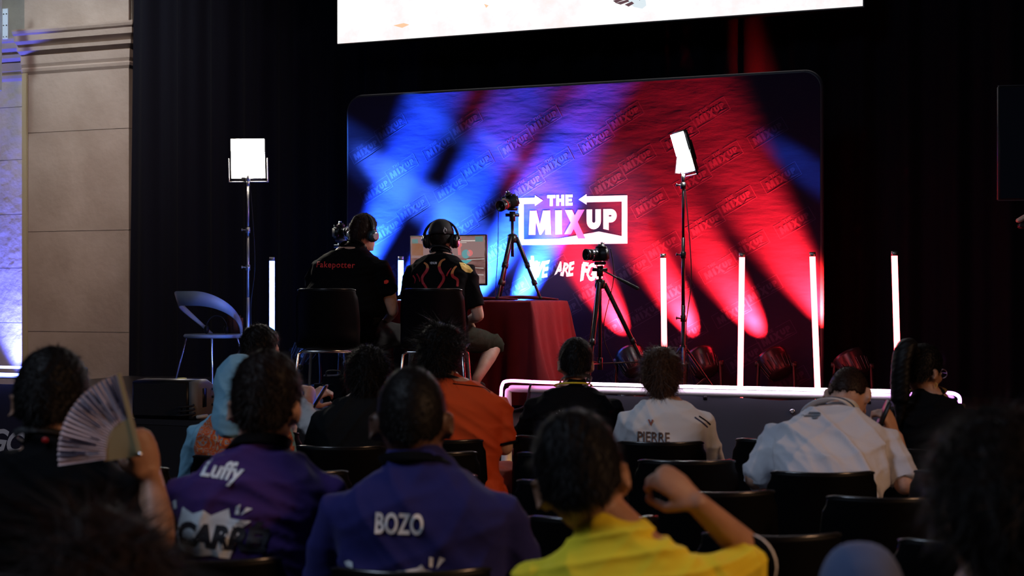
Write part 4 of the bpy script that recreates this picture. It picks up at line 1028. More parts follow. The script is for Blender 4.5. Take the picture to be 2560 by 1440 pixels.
    for sg in (1, -1):
        sh, el, wr2 = arms[sg]; sl = sleeve[0 if sg < 0 else 1] if isinstance(sleeve, tuple) else sleeve
        a_ = sh-Vector((sg*.05, 0, 0))
        if sl <= 1: tube(bm, [a_, sh, sh.lerp(el, sl*.5), sh.lerp(el, sl)], [.066, .067, .064+fat*.1, .060+fat*.1], 16, rnd=False)
        else: k = sl-1; tube(bm, [a_, sh, sh.lerp(el, .5), el, el.lerp(wr2, .5*k), el.lerp(wr2, k)], [.066, .066, .060+fat*.1, .055, .050, .043], 16)
    me = fin(remesh(bm, vox, 9)); folds(me, wr_, seed); sm = shirt or cloth('shirt_black', (.004, .004, .005))
    so = obj('shirt', me, sm, root)
    tr = bmnew()
    for sg in (1, -1):
        hip, kn, an = LG[sg]; e_ = kn.lerp(an, .93) if not shorts else None
        tube(tr, [hip-Vector((0, .06, 0)), hip, hip.lerp(kn, .5), kn.lerp(hip, .02)], [.105, .104+fat*.2, .090+fat*.1, .072], 16)
        if not shorts: tube(tr, [kn, kn.lerp(an, .4), e_], [.070, .066, .056], 14)
    R = []
    for z, hw, hd in ((.452, .14, .11), (.49, .185, .14), (.58, .182, .136), (.64, .172+fat*.4, .13+fat*.4)): R.append([Vector((math.cos(2*PI*i/24)*hw*W_, math.sin(2*PI*i/24)*hd, z)) for i in range(24)])
    rings(tr, R); me = fin(remesh(tr, .011, 3)); folds(me, wr_*.9, seed+5); obj('trousers' if not shorts else 'shorts', me, trous or cloth('trousers_black', (.010, .010, .012)), root)
    if shoes:
        for sg in (1, -1):
            hip, kn, an = LG[sg]; bm = bmnew(); tube(bm, [an+Vector((0, -.045, -.045)), an+Vector((0, .05, -.045)), an+Vector((0, .15, -.055)), an+Vector((0, .19, -.06))], [.040, .042, .042, .034], 12, flat=.85, ref=(1, 0, 0))
            me = fin(remesh(bm, .009, 2)); obj('shoe', me, 'rubber', root)
    if collar is not None:
        bm = bmnew(); ctr = bend((0, 0, 1.088))+nfoot; ax = (at_-nb).normalized(); x_ = Vector((1, 0, 0)); y_ = ax.cross(x_).normalized()
        pts = [ctr+x_*.071*neck*math.cos(a)+y_*.073*neck*math.sin(a)+ax*(.012-.012*math.sin(a)) for a in [2*PI*i/30 for i in range(31)]]
        R = []
        for h_, o_ in ((-.016, 1.06), (.016, 1.0), (.016, .93), (-.016, .98)):
            R.append([ctr+(p-ctr)*o_+ax*h_ for p in pts[:-1]])
        R.append(R[0]); rings(bm, R, cap=False); bmesh.ops.transform(bm, matrix=S, verts=bm.verts); obj('collar', bm, collar, root)
    bvh = BVHTree.FromPolygons([v.co.copy() for v in so.data.vertices], [tuple(p.vertices) for p in so.data.polygons])
    return dict(root=root, H=Hs, X=X, Y=Y, s=s, yaw=yaw, bvh=bvh, shirt=so, base=base, arms={k: [S @ v for v in vv] for k, vv in arms.items()}, S=S, nb=S @ (bend((0, 0, 1.088))+nfoot), ax=(at_-nb).normalized())
def pprint(p, name, VF, m, label=None, off=.0035, mirror=False):
    """print flat artwork, given in metres around the photo position, onto the back of the shirt"""
    root = p['root']; Rw = Matrix.Rotation(-p['yaw'], 3, 'Z'); o0 = Vector((p['X'], p['Y'], p['base']))
    dirn = Rw @ Vector((0, 1, 0)); last = [None]
    def fn(x, z):
        pt = Rw @ (Vector((x, p['Y'], z))-o0); hit = p['bvh'].ray_cast(pt-dirn*1.5, dirn, 3.0)
        if hit[0] is None: return None
        n = hit[1]; n = n if n.dot(dirn) < 0 else -n
        return hit[0]-dirn*off
    o = flat_mesh(name, VF, fn, m, p['shirt'], .012)
    if label: o['label'] = label
    return o
def wpos(p, px, py): d = p['Y']-.12; return (px-1280)/FPX*d, CAMH-(py-HY)/FPX*d
def wtext(p, s_, px, py, wpx, hpx, m, name='name_print', label=None, bold=.03, shear=0, rot=0, spacing=1):
    x, z = wpos(p, px, py); k = (p['Y']-.12)/FPX
    return pprint(p, name, fit(text2d(s_, 1, bold, shear, 1, spacing), wpx*k, hpx*k, x, z, rot), m, label)
def wpoly(p, VF): return [wpos(p, x, y) for x, y in VF[0]], VF[1]
def lanyard(p, m, tilt=0):
    bm = bmnew(); c = p['nb']; ax = p['ax']; x_ = Vector((1, 0, 0)); y_ = ax.cross(x_).normalized(); R = []
    for h_, o_ in ((.0, 1.0), (.018, .97), (.018, .95), (.0, .98)):
        R.append([c+x_*.080*p['s']*o_*math.cos(a)+y_*.080*p['s']*o_*math.sin(a)+ax*(.016+h_-.02*math.sin(a)) for a in [2*PI*i/36 for i in range(36)]])
    R.append(R[0]); rings(bm, R, cap=False); return obj('lanyard', bm, m, p['root'])
m_lan = mat('lanyard_black', (.012, .012, .014), .7); m_prt = mat('print_pale', (.62, .68, .78), .7); m_black = cloth('black_cotton', (.004, .004, .005), wr=.25)
m_blk_col = cloth('black_rib', (.003, .003, .004))
# --- the two players on the stage
pl1 = person('person in black shirt with red name on the back, left of the two players', 893, 533, 9.45, 857, -.40, 'pale', 'short', 'brown', m_black, cloth('charcoal_trousers', (.035, .033, .032)),
             lean=.10, head=(-.30, .0, .05), sleeve=.62, base=STZ, width=1.27, fat=.12, seed=11, collar=m_blk_col, neck=1.12, wr_=.008,
             rarm=(P(982, 778, 9.46), P(958, 806, 9.76)), legs={1: (P(1008, 838, 9.86), P(1008, 985, 9.84))})
wtext(pl1, 'Fakepotter', 838, 664, 102, 20, mat('print_red', (.75, .035, .03), .6), 'name_print', 'red lettering Fakepotter', bold=.012, rot=-.03, spacing=1.12)
lanyard(pl1, m_lan)
pprint(pl1, 'sleeve_mark', wpoly(pl1, polys([[(960, 702), (966, 699), (971, 701), (971, 706), (966, 710), (960, 709)]])), mat('sleeve_red', (.8, .04, .03), .6), 'small red mark on the sleeve')
m_ven = cloth('black_jersey', (.005, .005, .006), wr=.15)
pl2 = person('person in black jersey with red flame stripes, cap and headphones, right of the two players', 1096, 552, 9.32, 1098, -.16, 'pale', 'buzz', 'darkbrown', m_ven, cloth('dark_green_shorts', (.030, .034, .024)),
             lean=.12, head=(-.02, .06, 0), sleeve=.80, base=STZ, width=1.06, fat=.02, seed=12, collar=m_blk_col, shorts=True, wr_=.008,
             rarm=(P(1196, 790, 9.33), P(1172, 800, 9.62)), legs={1: (P(1238, 862, 9.60), P(1190, 950, 9.28))})
lanyard(pl2, m_lan)
k2 = 9.2/FPX
def line_px(pts, wd):
    pts = spline([(a, b, 0) for a, b in pts], 6); V, F = [], []
    for i, q in enumerate(pts):
        t = (pts[min(i+1, len(pts)-1)]-pts[max(i-1, 0)]).normalized(); n = Vector((-t.y, t.x, 0)); w__ = wd[0]+(wd[1]-wd[0])*i/(len(pts)-1)
        V += [(q.x+n.x*w__, q.y+n.y*w__), (q.x-n.x*w__, q.y-n.y*w__)]
        if i: j = 2*i; F.append((j-2, j-1, j+1, j))
    return V, F
fl_hi = mat('flame_orange', (.62, .22, .06), .6); fl_lo = mat('flame_red', (.42, .015, .03), .6); gold = mat('gold_print', (.75, .48, .10), .6)
for pts_hi, pts_lo in (([(1058, 656), (1063, 659), (1067, 664), (1068, 671)], [(1068, 669), (1066, 676), (1061, 683), (1056, 690), (1054, 697), (1056, 706), (1062, 715), (1070, 728)]), ([(1112, 647), (1104, 651), (1099, 658), (1097, 668)], [(1097, 666), (1100, 676), (1105, 684), (1109, 692), (1108, 701), (1102, 711), (1096, 720), (1091, 730)]), ([(1141, 665), (1135, 671), (1131, 679), (1130, 686)], [(1130, 684), (1132, 691), (1138, 695), (1143, 699), (1144, 706), (1143, 716)])):
    pprint(pl2, 'flame_stripe', wpoly(pl2, line_px(pts_hi, (1.8, 3.8))), fl_hi, 'orange flame stripe tip'); pprint(pl2, 'flame_stripe', wpoly(pl2, line_px(pts_lo, (3.8, 2.8))), fl_lo, 'red flame stripe')
for pts in ([(1030, 688), (1036, 698), (1034, 708)], [(1040, 684), (1046, 694), (1048, 704)], [(1116, 690), (1122, 678), (1128, 670)]): pprint(pl2, 'flame_stripe', wpoly(pl2, line_px(pts, (2.0, 1.0))), fl_lo, 'thin red flame stripe')
wtext(pl2, 'VENUM', 1082, 657, 18, 6, m_prt, 'brand_print', 'small white lettering VENUM', bold=.03)
pprint(pl2, 'shoulder_badge', wpoly(pl2, polys([[(1147, 655), (1158, 656), (1172, 664), (1182, 676), (1176, 682), (1164, 680), (1154, 672)]])), gold, 'gold shoulder badge')
def on_head(p, name, bm, m, parent=None):
    bmesh.ops.transform(bm, matrix=p['H'], verts=bm.verts); return obj(name, bm, m, parent or p['root'])
# cap of the right player (worn, moves with him)
b = bmnew(); R = []
for j in range(9):
    a = PI/2*j/8; z = SKC.z+.028+(SKR.z-.004)*math.sin(a); k = math.cos(a)**.85+.001
    R.append([Vector(((SKR.x+.014)*k*math.cos(2*PI*i/32), .010+(SKR.y+.010)*k*math.sin(2*PI*i/32), z)) for i in range(32)])
rings(b, R); box(b, (0, -.086, SKC.z+.035), (.09, .01, .012), None, .004)
cp = on_head(pl2, 'cap', b, mat('cap_black', (.008, .008, .009), .8))
b = bmnew(); R = []
for i in range(15):
    a = PI*i/14; c = Vector((.085*math.cos(a), .06+.105*math.sin(a)*.9+.03, SKC.z+.034-.012*abs(math.cos(a)))); R.append([c+Vector((0, 0, .003)), c-Vector((0, 0, .003)), Vector((c.x*.95, .07, c.z-.003)), Vector((c.x*.95, .07, c.z+.003))])
rings(b, R); on_head(pl2, 'cap_brim', b, mat('cap_brim', (.008, .008, .009), .7), cp)
b = bmnew(); tube(b, [Vector((.050+.010*math.cos(a), -.083, SKC.z+.045+.016*math.sin(a))) for a in [2*PI*i/12 for i in range(11)]], .003, 6); tube(b, [(.058, -.080, SKC.z+.052), (.046, -.086, SKC.z+.068)], .0025, 6); on_head(pl2, 'cap_emblem', b, 'white', cp)
def headphones(p, label, big=1.0, tint=None):
    Mw = Matrix.Translation((p['X'], p['Y'], p['base'])) @ Matrix.Rotation(p['yaw'], 4, 'Z') @ p['H']
    t = thing('headphones', label, 'headphones'); t.matrix_world = Mw; c = SKC+Vector((0, -.005, 0)); g = p['s']
    def ho(n, bm, m, par=t): return obj(n, bm, m, par)
    bm = bmnew(); R = []
    for i in range(29):
        a = PI*i/28; r1 = .104*big; o_ = Vector((r1*math.cos(a), c.y, c.z-.008+(.128+.02*(big-1))*math.sin(a))); n = Vector((math.cos(a), 0, math.sin(a)))
        R.append([o_+n*.007+Vector((0, .013, 0)), o_+n*.007-Vector((0, .013, 0)), o_-n*.006-Vector((0, .015, 0)), o_-n*.006+Vector((0, .015, 0))])
    rings(bm, R); ho('headband', bm, 'black')
    for s in (-1, 1):
        mx = Matrix.Translation((s*.083, c.y, c.z-.022)) @ Matrix.Rotation(s*PI/2, 4, 'Y')
        bm = bmnew(); lathe(bm, [(.020, -.010), (.038*big, -.008), (.043*big, .004), (.040*big, .014), (0, .014)], 24, mx); ho('ear_cushion', bm, mat('cushion', (.012, .012, .013), .85))
        bm = bmnew(); lathe(bm, [(0, .012), (.040*big, .013), (.042*big, .024), (.034*big, .038), (.022, .041), (0, .041)], 24, mx); cup = ho('ear_cup', bm, tint or 'bmetal')
        bm = bmnew(); lathe(bm, [(.022, .0405), (.025, .0405), (.025, .043), (.022, .043)], 20, mx); ho('cup_ring', bm, 'chrome', cup)
        bm = bmnew(); tube(bm, [(s*.103*big, c.y, c.z+.03), (s*.112*big, c.y, c.z+.0), (s*.110*big, c.y+.02, c.z-.015)], .006, 8); tube(bm, [(s*.103*big, c.y, c.z+.03), (s*.112*big, c.y, c.z+.0), (s*.110*big, c.y-.02, c.z-.015)], .006, 8); ho('yoke', bm, 'chrome')
    return t
headphones(pl1, 'black over-ear headphones worn by the left player', .95, mat('teal_cup', (.05, .10, .12), .35, .3)); headphones(pl2, 'large black over-ear headphones worn over the cap of the right player', 1.18)
GS = 'black shell chairs of the players on the stage'
def wloc(p, v): return Vector((p['X'], p['Y'], 0))+Matrix.Rotation(p['yaw'], 3, 'Z') @ Vector(v)
q = P(830, 900, 9.12); chair(q.x, q.y+.06, -.10, 'black shell chair of the left player on the stage', STZ+.004, GS)
q = P(1088, 900, 9.0); chair(q.x, q.y+.06, -.06, 'black shell chair of the right player on the stage', STZ+.004, GS)

# --- audience
m_white_print = mat('print_white_matt', (.70, .75, .80), .7)
# man with fan
p = person('person in black T-shirt with lanyard at the far left, fanning with a raised right hand', 103, 872, 3.42, 140, 0, 'tan', 'short', 'black', m_black, seed=21, lean=.08, sleeve=.82, head=(-.06, .02, .03), neck=1.1, width=1.08,
           rarm=(P(396, 1345, 3.28), P(378, 1195, 3.36)), rhand=((-.28, -.1, 1.0), (.55, -.8, .1), 1, .78, .75), vox=.007)
lan = lanyard(p, m_lan); bm = bmnew(); q = p['nb']; ball(bm, q+Vector((.0, -.086, .026)), (.008, .003, .007)); obj('lanyard_badge', bm, 'red', lan)
# folding fan, held
fc = P(352, 1135, 3.30); t = thing('folding_fan', 'open paper folding fan with dark brush marks held up by the hand at the left', 'fan', fc, 0)
m_paper = mat('fan_paper', (.62, .52, .58), .7, noise=(9, (.52, .45, .52))); m_ribs = mat('fan_bamboo', (.42, .32, .16), .6); m_ink = mat('fan_ink', (.06, .06, .12), .7)
a0, a1 = math.radians(106), math.radians(188); ro, ri = .190, .084
bm = bmnew(); n = 44; rows = [[], []]
for i in range(n+1):
    a = a0+(a1-a0)*i/n; y = .003*(1 if i % 2 else -1)
    for k, r_ in enumerate((ri*.95, ro)): rows[k].append(Vector((r_*math.cos(a), y*(r_/ro)*1.5, r_*math.sin(a))))
rings(bm, rows, closed=False, cap=False); ret = bmesh.ops.extrude_face_region(bm, geom=list(bm.faces)); bmesh.ops.translate(bm, vec=(0, .0008, 0), verts=[e for e in ret['geom'] if isinstance(e, bmesh.types.BMVert)])
pp = obj('paper_leaf', bm, m_paper, t, False)
for i in range(23):
    a = a0+(a1-a0)*i/22; bm = bmnew(); R3_ = Matrix.Rotation(-(a-PI/2), 3, 'Y'); w_ = .0095
    box(bm, Vector((math.cos(a), 0, math.sin(a)))*(ri*.5)+Vector((0, -.004+.0003*i, 0)), (w_, .0012, ri*1.04), R3_); obj('rib', bm, m_ribs, t, False)
bm = bmnew(); a = a0-.02; box(bm, Vector((math.cos(a), 0, math.sin(a)))*(ro*.5)+Vector((0, -.006, 0)), (.010, .003, ro*1.01), Matrix.Rotation(-(a-PI/2), 3, 'Y')); obj('guard_stick', bm, m_ribs, t, False)
V, F = [], []
rr = random.Random(4)
for i in range(34):
    a = a0+(a1-a0)*rr.uniform(.04, .98); r1 = rr.uniform(ri*1.05, ro*.8); r2 = min(ro*.97, r1+rr.uniform(.02, .09)); w_ = rr.uniform(.010, .024); b_ = len(V)
    V += [(r1*math.cos(a-w_), r1*math.sin(a-w_)), (r2*math.cos(a-w_*.6), r2*math.sin(a-w_*.6)), (r2*math.cos(a+w_*.6), r2*math.sin(a+w_*.6)), (r1*math.cos(a+w_), r1*math.sin(a+w_))]; F.append((b_, b_+1, b_+2, b_+3))
flat_mesh('brush_marks', (V, F), lambda x, z: Vector((x, -.0068, z)), m_ink, pp)
bm = bmnew(); cyl(bm, (0, -.010, 0), (0, .006, 0), .005, 12); obj('rivet', bm, 'chrome', t)

# purple jersey
m_pur = cloth('purple_jersey', (.050, .018, .125), (.036, .015, .115), wr=.2)
p = person('person in purple jersey with a white name and comic lettering on the back', 646, 884, 3.6, 624, 0, 'light', 'crop', 'darkbrown', m_pur, seed=22, lean=.12, sleeve=.9, head=(-.08, 0, .02), width=1.04, collar=m_blk_col, neck=1.12, hs=1.08)
wtext(p, 'Luffy', 540, 1190, 116, 56, m_white_print, 'name_print', 'white lettering Luffy', .03, .25, -.10)
star = [(398, 1258), (470, 1288), (500, 1266), (515, 1286), (568, 1262), (572, 1296), (625, 1306), (590, 1338), (566, 1368), (575, 1396), (520, 1386), (480, 1392), (424, 1382), (440, 1366), (404, 1340), (424, 1318), (420, 1300)]
star = [(440, 1277), (470, 1292), (501, 1281), (520, 1294), (566, 1276), (570, 1300), (624, 1306), (598, 1325), (566, 1366), (570, 1400), (520, 1393), (480, 1398), (416, 1383), (432, 1368), (420, 1342), (440, 1330), (448, 1300)]
pprint(p, 'burst_print', wpoly(p, polys([star])), m_white_print, 'white comic burst', .003)
for q_ in ([(585, 1270), (597, 1264), (592, 1290), (582, 1290)], [(612, 1272), (627, 1275), (596, 1292)], [(405, 1270), (416, 1264), (420, 1284), (408, 1290)]): pprint(p, 'burst_ray', wpoly(p, polys([q_])), m_white_print, None, .003)
wtext(p, 'CARRÉ!', 548, 1341, 246, 76, mat('print_black', (.008, .01, .02), .7), 'comic_print', 'thick black lettering over the burst', .06, .2, -.05)
# blue jersey
m_blu = cloth('blue_jersey', (.016, .016, .120), (.013, .014, .108), wr=.2)
p = person('person in blue jersey with white name on the back and close-cropped hair', 1026, 921, 3.42, 1060, 0, 'dark', 'buzz', 'black', m_blu, seed=23, lean=.10, sleeve=.9, head=(.03, 0, -.02), width=1.17, collar=m_blk_col, neck=1.3, ear=1.04, hs=1.17)
wtext(p, 'BOZO', 996, 1314, 122, 54, m_white_print, 'name_print', 'white lettering BOZO', .03, 0, -.03, 1.05)
pprint(p, 'burst_print', wpoly(p, polys([[(985, 1432), (1040, 1424), (1053, 1414), (1062, 1428), (1110, 1436), (1090, 1475), (990, 1475)]])), m_white_print, 'top of a white comic burst', .003)
for q_ in ([(1072, 1396), (1082, 1398), (1080, 1422), (1072, 1420)], [(1098, 1396), (1112, 1402), (1090, 1426)], [(852, 1418), (864, 1412), (875, 1416), (876, 1430), (858, 1428)]): pprint(p, 'burst_ray', wpoly(p, polys([q_])), m_white_print, None, .003)
# yellow shirt
m_yel = cloth('yellow_shirt', (.80, .66, .03), (.74, .58, .025), wr=.2)
p = person('person in bright yellow shirt leaning their head on a raised right hand', 1476, 1036, 2.75, 1602, .0, 'tan', 'short', 'black', m_yel, seed=24, lean=.10, sleeve=(.95, .80), head=(-.10, .02, -.22), width=1.08, neck=1.15, hs=1.2, wr_=.012, vox=.007,
           rarm=(P(1893, 1398, 2.98), P(1742, 1258, 2.86)), rhand=((-.75, .10, .62), (.15, -.75, .55), 1, .75, .55))
sh, el, wr_p = p['arms'][1]; bm = bmnew(); c1 = sh.lerp(el, .80); c2 = sh.lerp(el, .86); cyl(bm, c1, sh.lerp(el, .84), .062, 24); obj('white_cuff', bm, 'white', p['shirt'])
bm = bmnew(); cyl(bm, sh.lerp(el, .78), c1, .063, 24); obj('black_cuff', bm, m_blk_col, p['shirt'])
m_tat = mat('tattoo_ink', (.12, .075, .06), .6)
# nearest heads at the bottom edge
person('person with bushy dark brown hair, nearest the camera at the bottom left', 216, 1284, 1.95, 216, 0, 'light', 'bushy', 'brown', m_black, seed=25, hwide=1.0, lean=.1, vox=.012)
person('person with thick dark hair, nearest the camera at the bottom right', 2530, 1034, 2.0, 2540, .1, 'tan', 'messy', 'darkbrown', m_black, seed=26, hwide=1.0, lean=.05, vox=.012)
p = person('person in a blue-grey cap whose top just shows at the bottom edge', 2208, 1412, 2.2, 2208, 0, 'light', 'short', 'brown', m_black, seed=27, lean=.3, vox=.012)
bm = bmnew(); R = []
for j in range(9):
    a = PI/2*j/8; z = SKC.z+.015+(SKR.z+.018)*math.sin(a); k = math.cos(a)**.8+.001
    R.append([Vector(((SKR.x+.026)*k*math.cos(2*PI*i/32), .0+(SKR.y+.024)*k*math.sin(2*PI*i/32), z)) for i in range(32)])
rings(bm, R); on_head(p, 'cap', bm, cloth('blue_grey_cap', (.10, .14, .26), (.07, .09, .18)))
# pale blue hood and paisley back
def paisley():
    m = cloth('paisley', (.35, .07, .02)); nt = m.node_tree; b = nt.nodes['Principled BSDF']; tc = nt.nodes.new('ShaderNodeTexCoord')
    n = nt.nodes.new('ShaderNodeTexNoise'); n.inputs['Scale'].default_value = 9; n.inputs['Distortion'].default_value = 3.5; n.inputs['Detail'].default_value = 2
    wv = nt.nodes.new('ShaderNodeMath'); wv.operation = 'MULTIPLY'; wv.inputs[1].default_value = 7
    fr = nt.nodes.new('ShaderNodeMath'); fr.operation = 'FRACT'; cr = nt.nodes.new('ShaderNodeValToRGB'); cr.color_ramp.interpolation = 'CONSTANT'; E = cr.color_ramp.elements
    E[0].color = (.40, .06, .02, 1); E[1].position = .3; E[1].color = (.55, .16, .03, 1)
    for po, co in ((.5, (.10, .16, .30)), (.6, (.45, .32, .16)), (.72, (.30, .03, .03)), (.86, (.55, .12, .02))): e = cr.color_ramp.elements.new(po); e.color = (*co, 1)
    for a, b_ in ((tc.outputs['Object'], n.inputs['Vector']), (n.outputs['Fac'], wv.inputs[0]), (wv.outputs[0], fr.inputs[0]), (fr.outputs[0], cr.inputs[0]), (cr.outputs[0], b.inputs['Base Color'])): nt.links.new(a, b_)
    return m
m_hood = cloth('pale_blue_jersey', (.20, .42, .56), (.18, .38, .52), wr=.2)
p = person('person in pale blue hood with orange paisley back, partly behind the purple jersey', 592, 900, 5.78, 590, 0, 'light', 'short', 'black', m_hood, seed=28, lean=.1, sleeve=1.8, width=1.05)
bm = bmnew(); ball(bm, p['H'] @ SKC, (.108, .128, .132), None, 28, 20); c = p['nb']; tube(bm, [p['H'] @ Vector((0, -.03, .06)), c+Vector((0, -.05, .02)), c+Vector((0, -.06, -.05))], [.10, .088, .10], 20)
me = remesh(bm, .009, 14); folds(me, .006, 4, .8); obj('hood', me, m_hood, p['root'])
x0_, zz0 = wpos(p, 500, 1035); x1_, zz1 = wpos(p, 690, 1180)
V = [(x0_+(x1_-x0_)*i/1, zz0+(zz1-zz0)*j/1) for j in (0, 1) for i in (0, 1)]; 
sh_ = [(520, 1036), (560, 1022), (650, 1020), (680, 1040), (715, 1090), (728, 1150), (725, 1230), (470, 1230), (472, 1130), (490, 1075)]
pprint(p, 'paisley_panel', wpoly(p, polys([sh_])), paisley(), 'orange and blue paisley cloth', .006)
# white floral shirt with phone
p = person('person in white printed shirt holding a phone, seated right of the tall blue tube light', 617, 813, 6.70, 640, -.45, 'light', 'crop', 'black', cloth('white_print_shirt', (.58, .54, .52), (.50, .46, .45)), seed=29, lean=.12, sleeve=1.12, head=(-.25, .05, 0), vox=.008,
           rarm=(P(806, 1085, 6.35), P(772, 1028, 6.62)), rhand=((.05, .25, .9), (.8, -.5, .2), 1, .7, .6), larm=(P(745, 1030, 6.75), P(765, 1010, 6.75)), lhand=((.6, .1, .5), (-.2, -.6, .6), -1, .6, .5))
k = P(797, 996, 6.66); bm = bmnew(); box(bm, (0, 0, 0), (.010, .07, .145), Euler((0, .55, 0)).to_matrix(), .003); o = obj('smartphone', bm, 'black', loc=k); tag(o, 'dark phone held in the hands of the white printed shirt wearer', 'phone')
bm = bmnew(); box(bm, (-.0058, 0, 0), (.001, .062, .13)); bmesh.ops.transform(bm, matrix=Euler((0, .55, 0)).to_matrix().to_4x4(), verts=bm.verts); obj('display', bm, em_mat('phone_blue', (.05, .12, .7), 1.2), o)
# dark seated person
person('person with dark hair and plain black top, left of the orange shirt', 912, 866, 6.12, 888, 0, 'tan', 'messy', 'black', cloth('black_top', (.007, .008, .009)), seed=30, lean=.14, head=(-.1, 0, .04), width=1.0)
# orange
m_or = cloth('orange_tracksuit', (.62, .075, .012), (.55, .062, .010), wr=.3)
p = person('person with curly dark hair in orange top and trousers', 1093, 812, 6.38, 1138, -.05, 'light', 'curly', 'black', m_or, m_or, seed=31, lean=.12, sleeve=.92, head=(-.28, 0, .03), width=1.22, collar=m_blk_col, wr_=.013,
           rarm=(P(1262, 1118, 6.40), P(1225, 1110, 6.65)), legs={1: (P(1264, 1185, 6.75), P(1262, 1390, 6.7))})
sh, el, wr_p = p['arms'][1]; bm = bmnew(); cyl(bm, sh.lerp(el, .89), sh.lerp(el, .94), .0635, 22); obj('black_cuff', bm, m_blk_col, p['shirt'])
pprint(p, 'seam_piping', wpoly(p, line_px([(1130, 962), (1165, 966), (1205, 972), (1225, 985)], (.9, .9))), m_blk_col, 'thin dark shoulder seam')
# black jersey with yellow neckline
p = person('person in black jersey with yellow neckline and white emblem, short dark hair', 1441, 845, 6.55, 1430, 0, 'light', 'short', 'black', m_black, seed=32, lean=.10, head=(-.05, 0, 0), width=1.06, sleeve=.9)
lanyard(p, m_lan); bm = bmnew(); c = p['nb']; ax = p['ax']; tube(bm, [c+Vector((.086*math.cos(a), .083*math.sin(a), .006-.016*math.sin(a)-.004)) for a in [2*PI*i/40 for i in range(41)]], .0042, 8); obj('yellow_neckline', bm, mat('yellow_trim', (.75, .60, .02), .6), p['shirt'])
em_ = []
for i in range(4):
    a = PI/4+PI/2*i; ca, sa = math.cos(a), math.sin(a)
    for off_ in (-2.6, 2.6): em_.append([(1403+ca*4-sa*off_-sa*1.1, 1038+sa*4+ca*off_+ca*1.1), (1403+ca*12-sa*(off_*1.9)-sa*1.1, 1038+sa*12+ca*(off_*1.9)+ca*1.1), (1403+ca*12-sa*(off_*1.9)+sa*1.3, 1038+sa*12+ca*(off_*1.9)-ca*1.3), (1403+ca*4-sa*off_+sa*1.3, 1038+sa*4+ca*off_-ca*1.3)])
pprint(p, 'emblem_print', wpoly(p, polys(em_)), m_white_print, 'white snowflake-like emblem')
wtext(p, 'DU', 1378, 1078, 30, 34, m_white_print, 'name_print', 'white letters partly hidden', .02, .05)
# white jersey
m_wht = cloth('white_jersey', (.66, .68, .70), (.62, .64, .68), wr=.2)
p = person('person in white jersey with dark name across the back', 1656, 870, 6.30, 1670, 0, 'light', 'messy', 'auburn', m_wht, seed=33, lean=.12, sleeve=1.7, hs=1.05, head=(.03, 0, 0), width=1.08, neck=.98)
wtext(p, 'PIERRE', 1636, 1095, 80, 26, mat('print_brown', (.10, .06, .05), .7), 'name_print', 'dark lettering PIERRE', .012, 0, -.03)
pprint(p, 'emblem_print', wpoly(p, polys([[(1622, 1052), (1626, 1050), (1629, 1060), (1629, 1067)], [(1636, 1052), (1632, 1050), (1629, 1060), (1629, 1067)]])), mat('print_rust', (.35, .10, .07), .7), 'small brown wing emblem')
pprint(p, 'shoulder_stripe', wpoly(p, line_px([(1742, 1046), (1762, 1060), (1778, 1074)], (1.6, 1.6))), mat('print_navy', (.02, .03, .10), .7)); pprint(p, 'shoulder_stripe', wpoly(p, line_px([(1754, 1044), (1772, 1056), (1786, 1068)], (1.6, 1.6))), M['black'])
# white polo, bent forward
p = person('person in white polo shirt bending forward with a hand raised to the ear', 2145, 932, 5.3, 2082, -.10, 'light', 'buzz', 'brown', cloth('white_polo', (.66, .66, .70), (.56, .57, .64), wr=.45), seed=34, lean=.62, sleeve=(1.2, .95), head=(-.35, -.45, -.05), width=1.10, wr_=.020, vox=.008,
           rarm=(P(2262, 1212, 5.42), P(2240, 1092, 5.62)), rhand=((-.35, .1, .9), (.6, -.6, .1), 1, .75, .6))
bm = bmnew(); c = p['nb']; ax = p['ax']; x_ = Vector((1, 0, 0)); y_ = ax.cross(x_).normalized(); R = []
for h_, o_ in ((.030, .070), (.034, .082), (-.022, .104), (-.024, .098), (.026, .070)): R.append([c+x_*o_*math.cos(a)+y_*o_*math.sin(a)+ax*h_ for a in [2*PI*i/32 for i in range(32)]])
rings(bm, R, cap=False); co = obj('collar', bm, m_wht, p['root']); bm = bmnew(); tube(bm, [c+x_*.096*math.cos(a)+y_*.096*math.sin(a)+ax*.0 for a in [2*PI*i/32 for i in range(33)]], .0032, 6); obj('collar_stripe', bm, mat('collar_navy', (.02, .06, .12), .6), co)
pprint(p, 'logo_print', wpoly(p, polys([[(2050, 1048), (2095, 1046), (2093, 1051), (2049, 1053)], [(2048, 1055), (2092, 1053), (2086, 1058), (2047, 1059)], [(2070, 1060), (2086, 1060), (2080, 1064), (2072, 1064)]])), mat('print_grey', (.10, .12, .15), .7), 'small dark slanted mark below the collar')
k = P(2207, 1040, 5.60); bm = bmnew(); box(bm, (0, 0, 0), (.010, .07, .13), Euler((.2, .35, 0)).to_matrix(), .003); o = obj('smartphone', bm, 'black', loc=k); tag(o, 'dark phone held against the ear of the white polo wearer', 'phone')
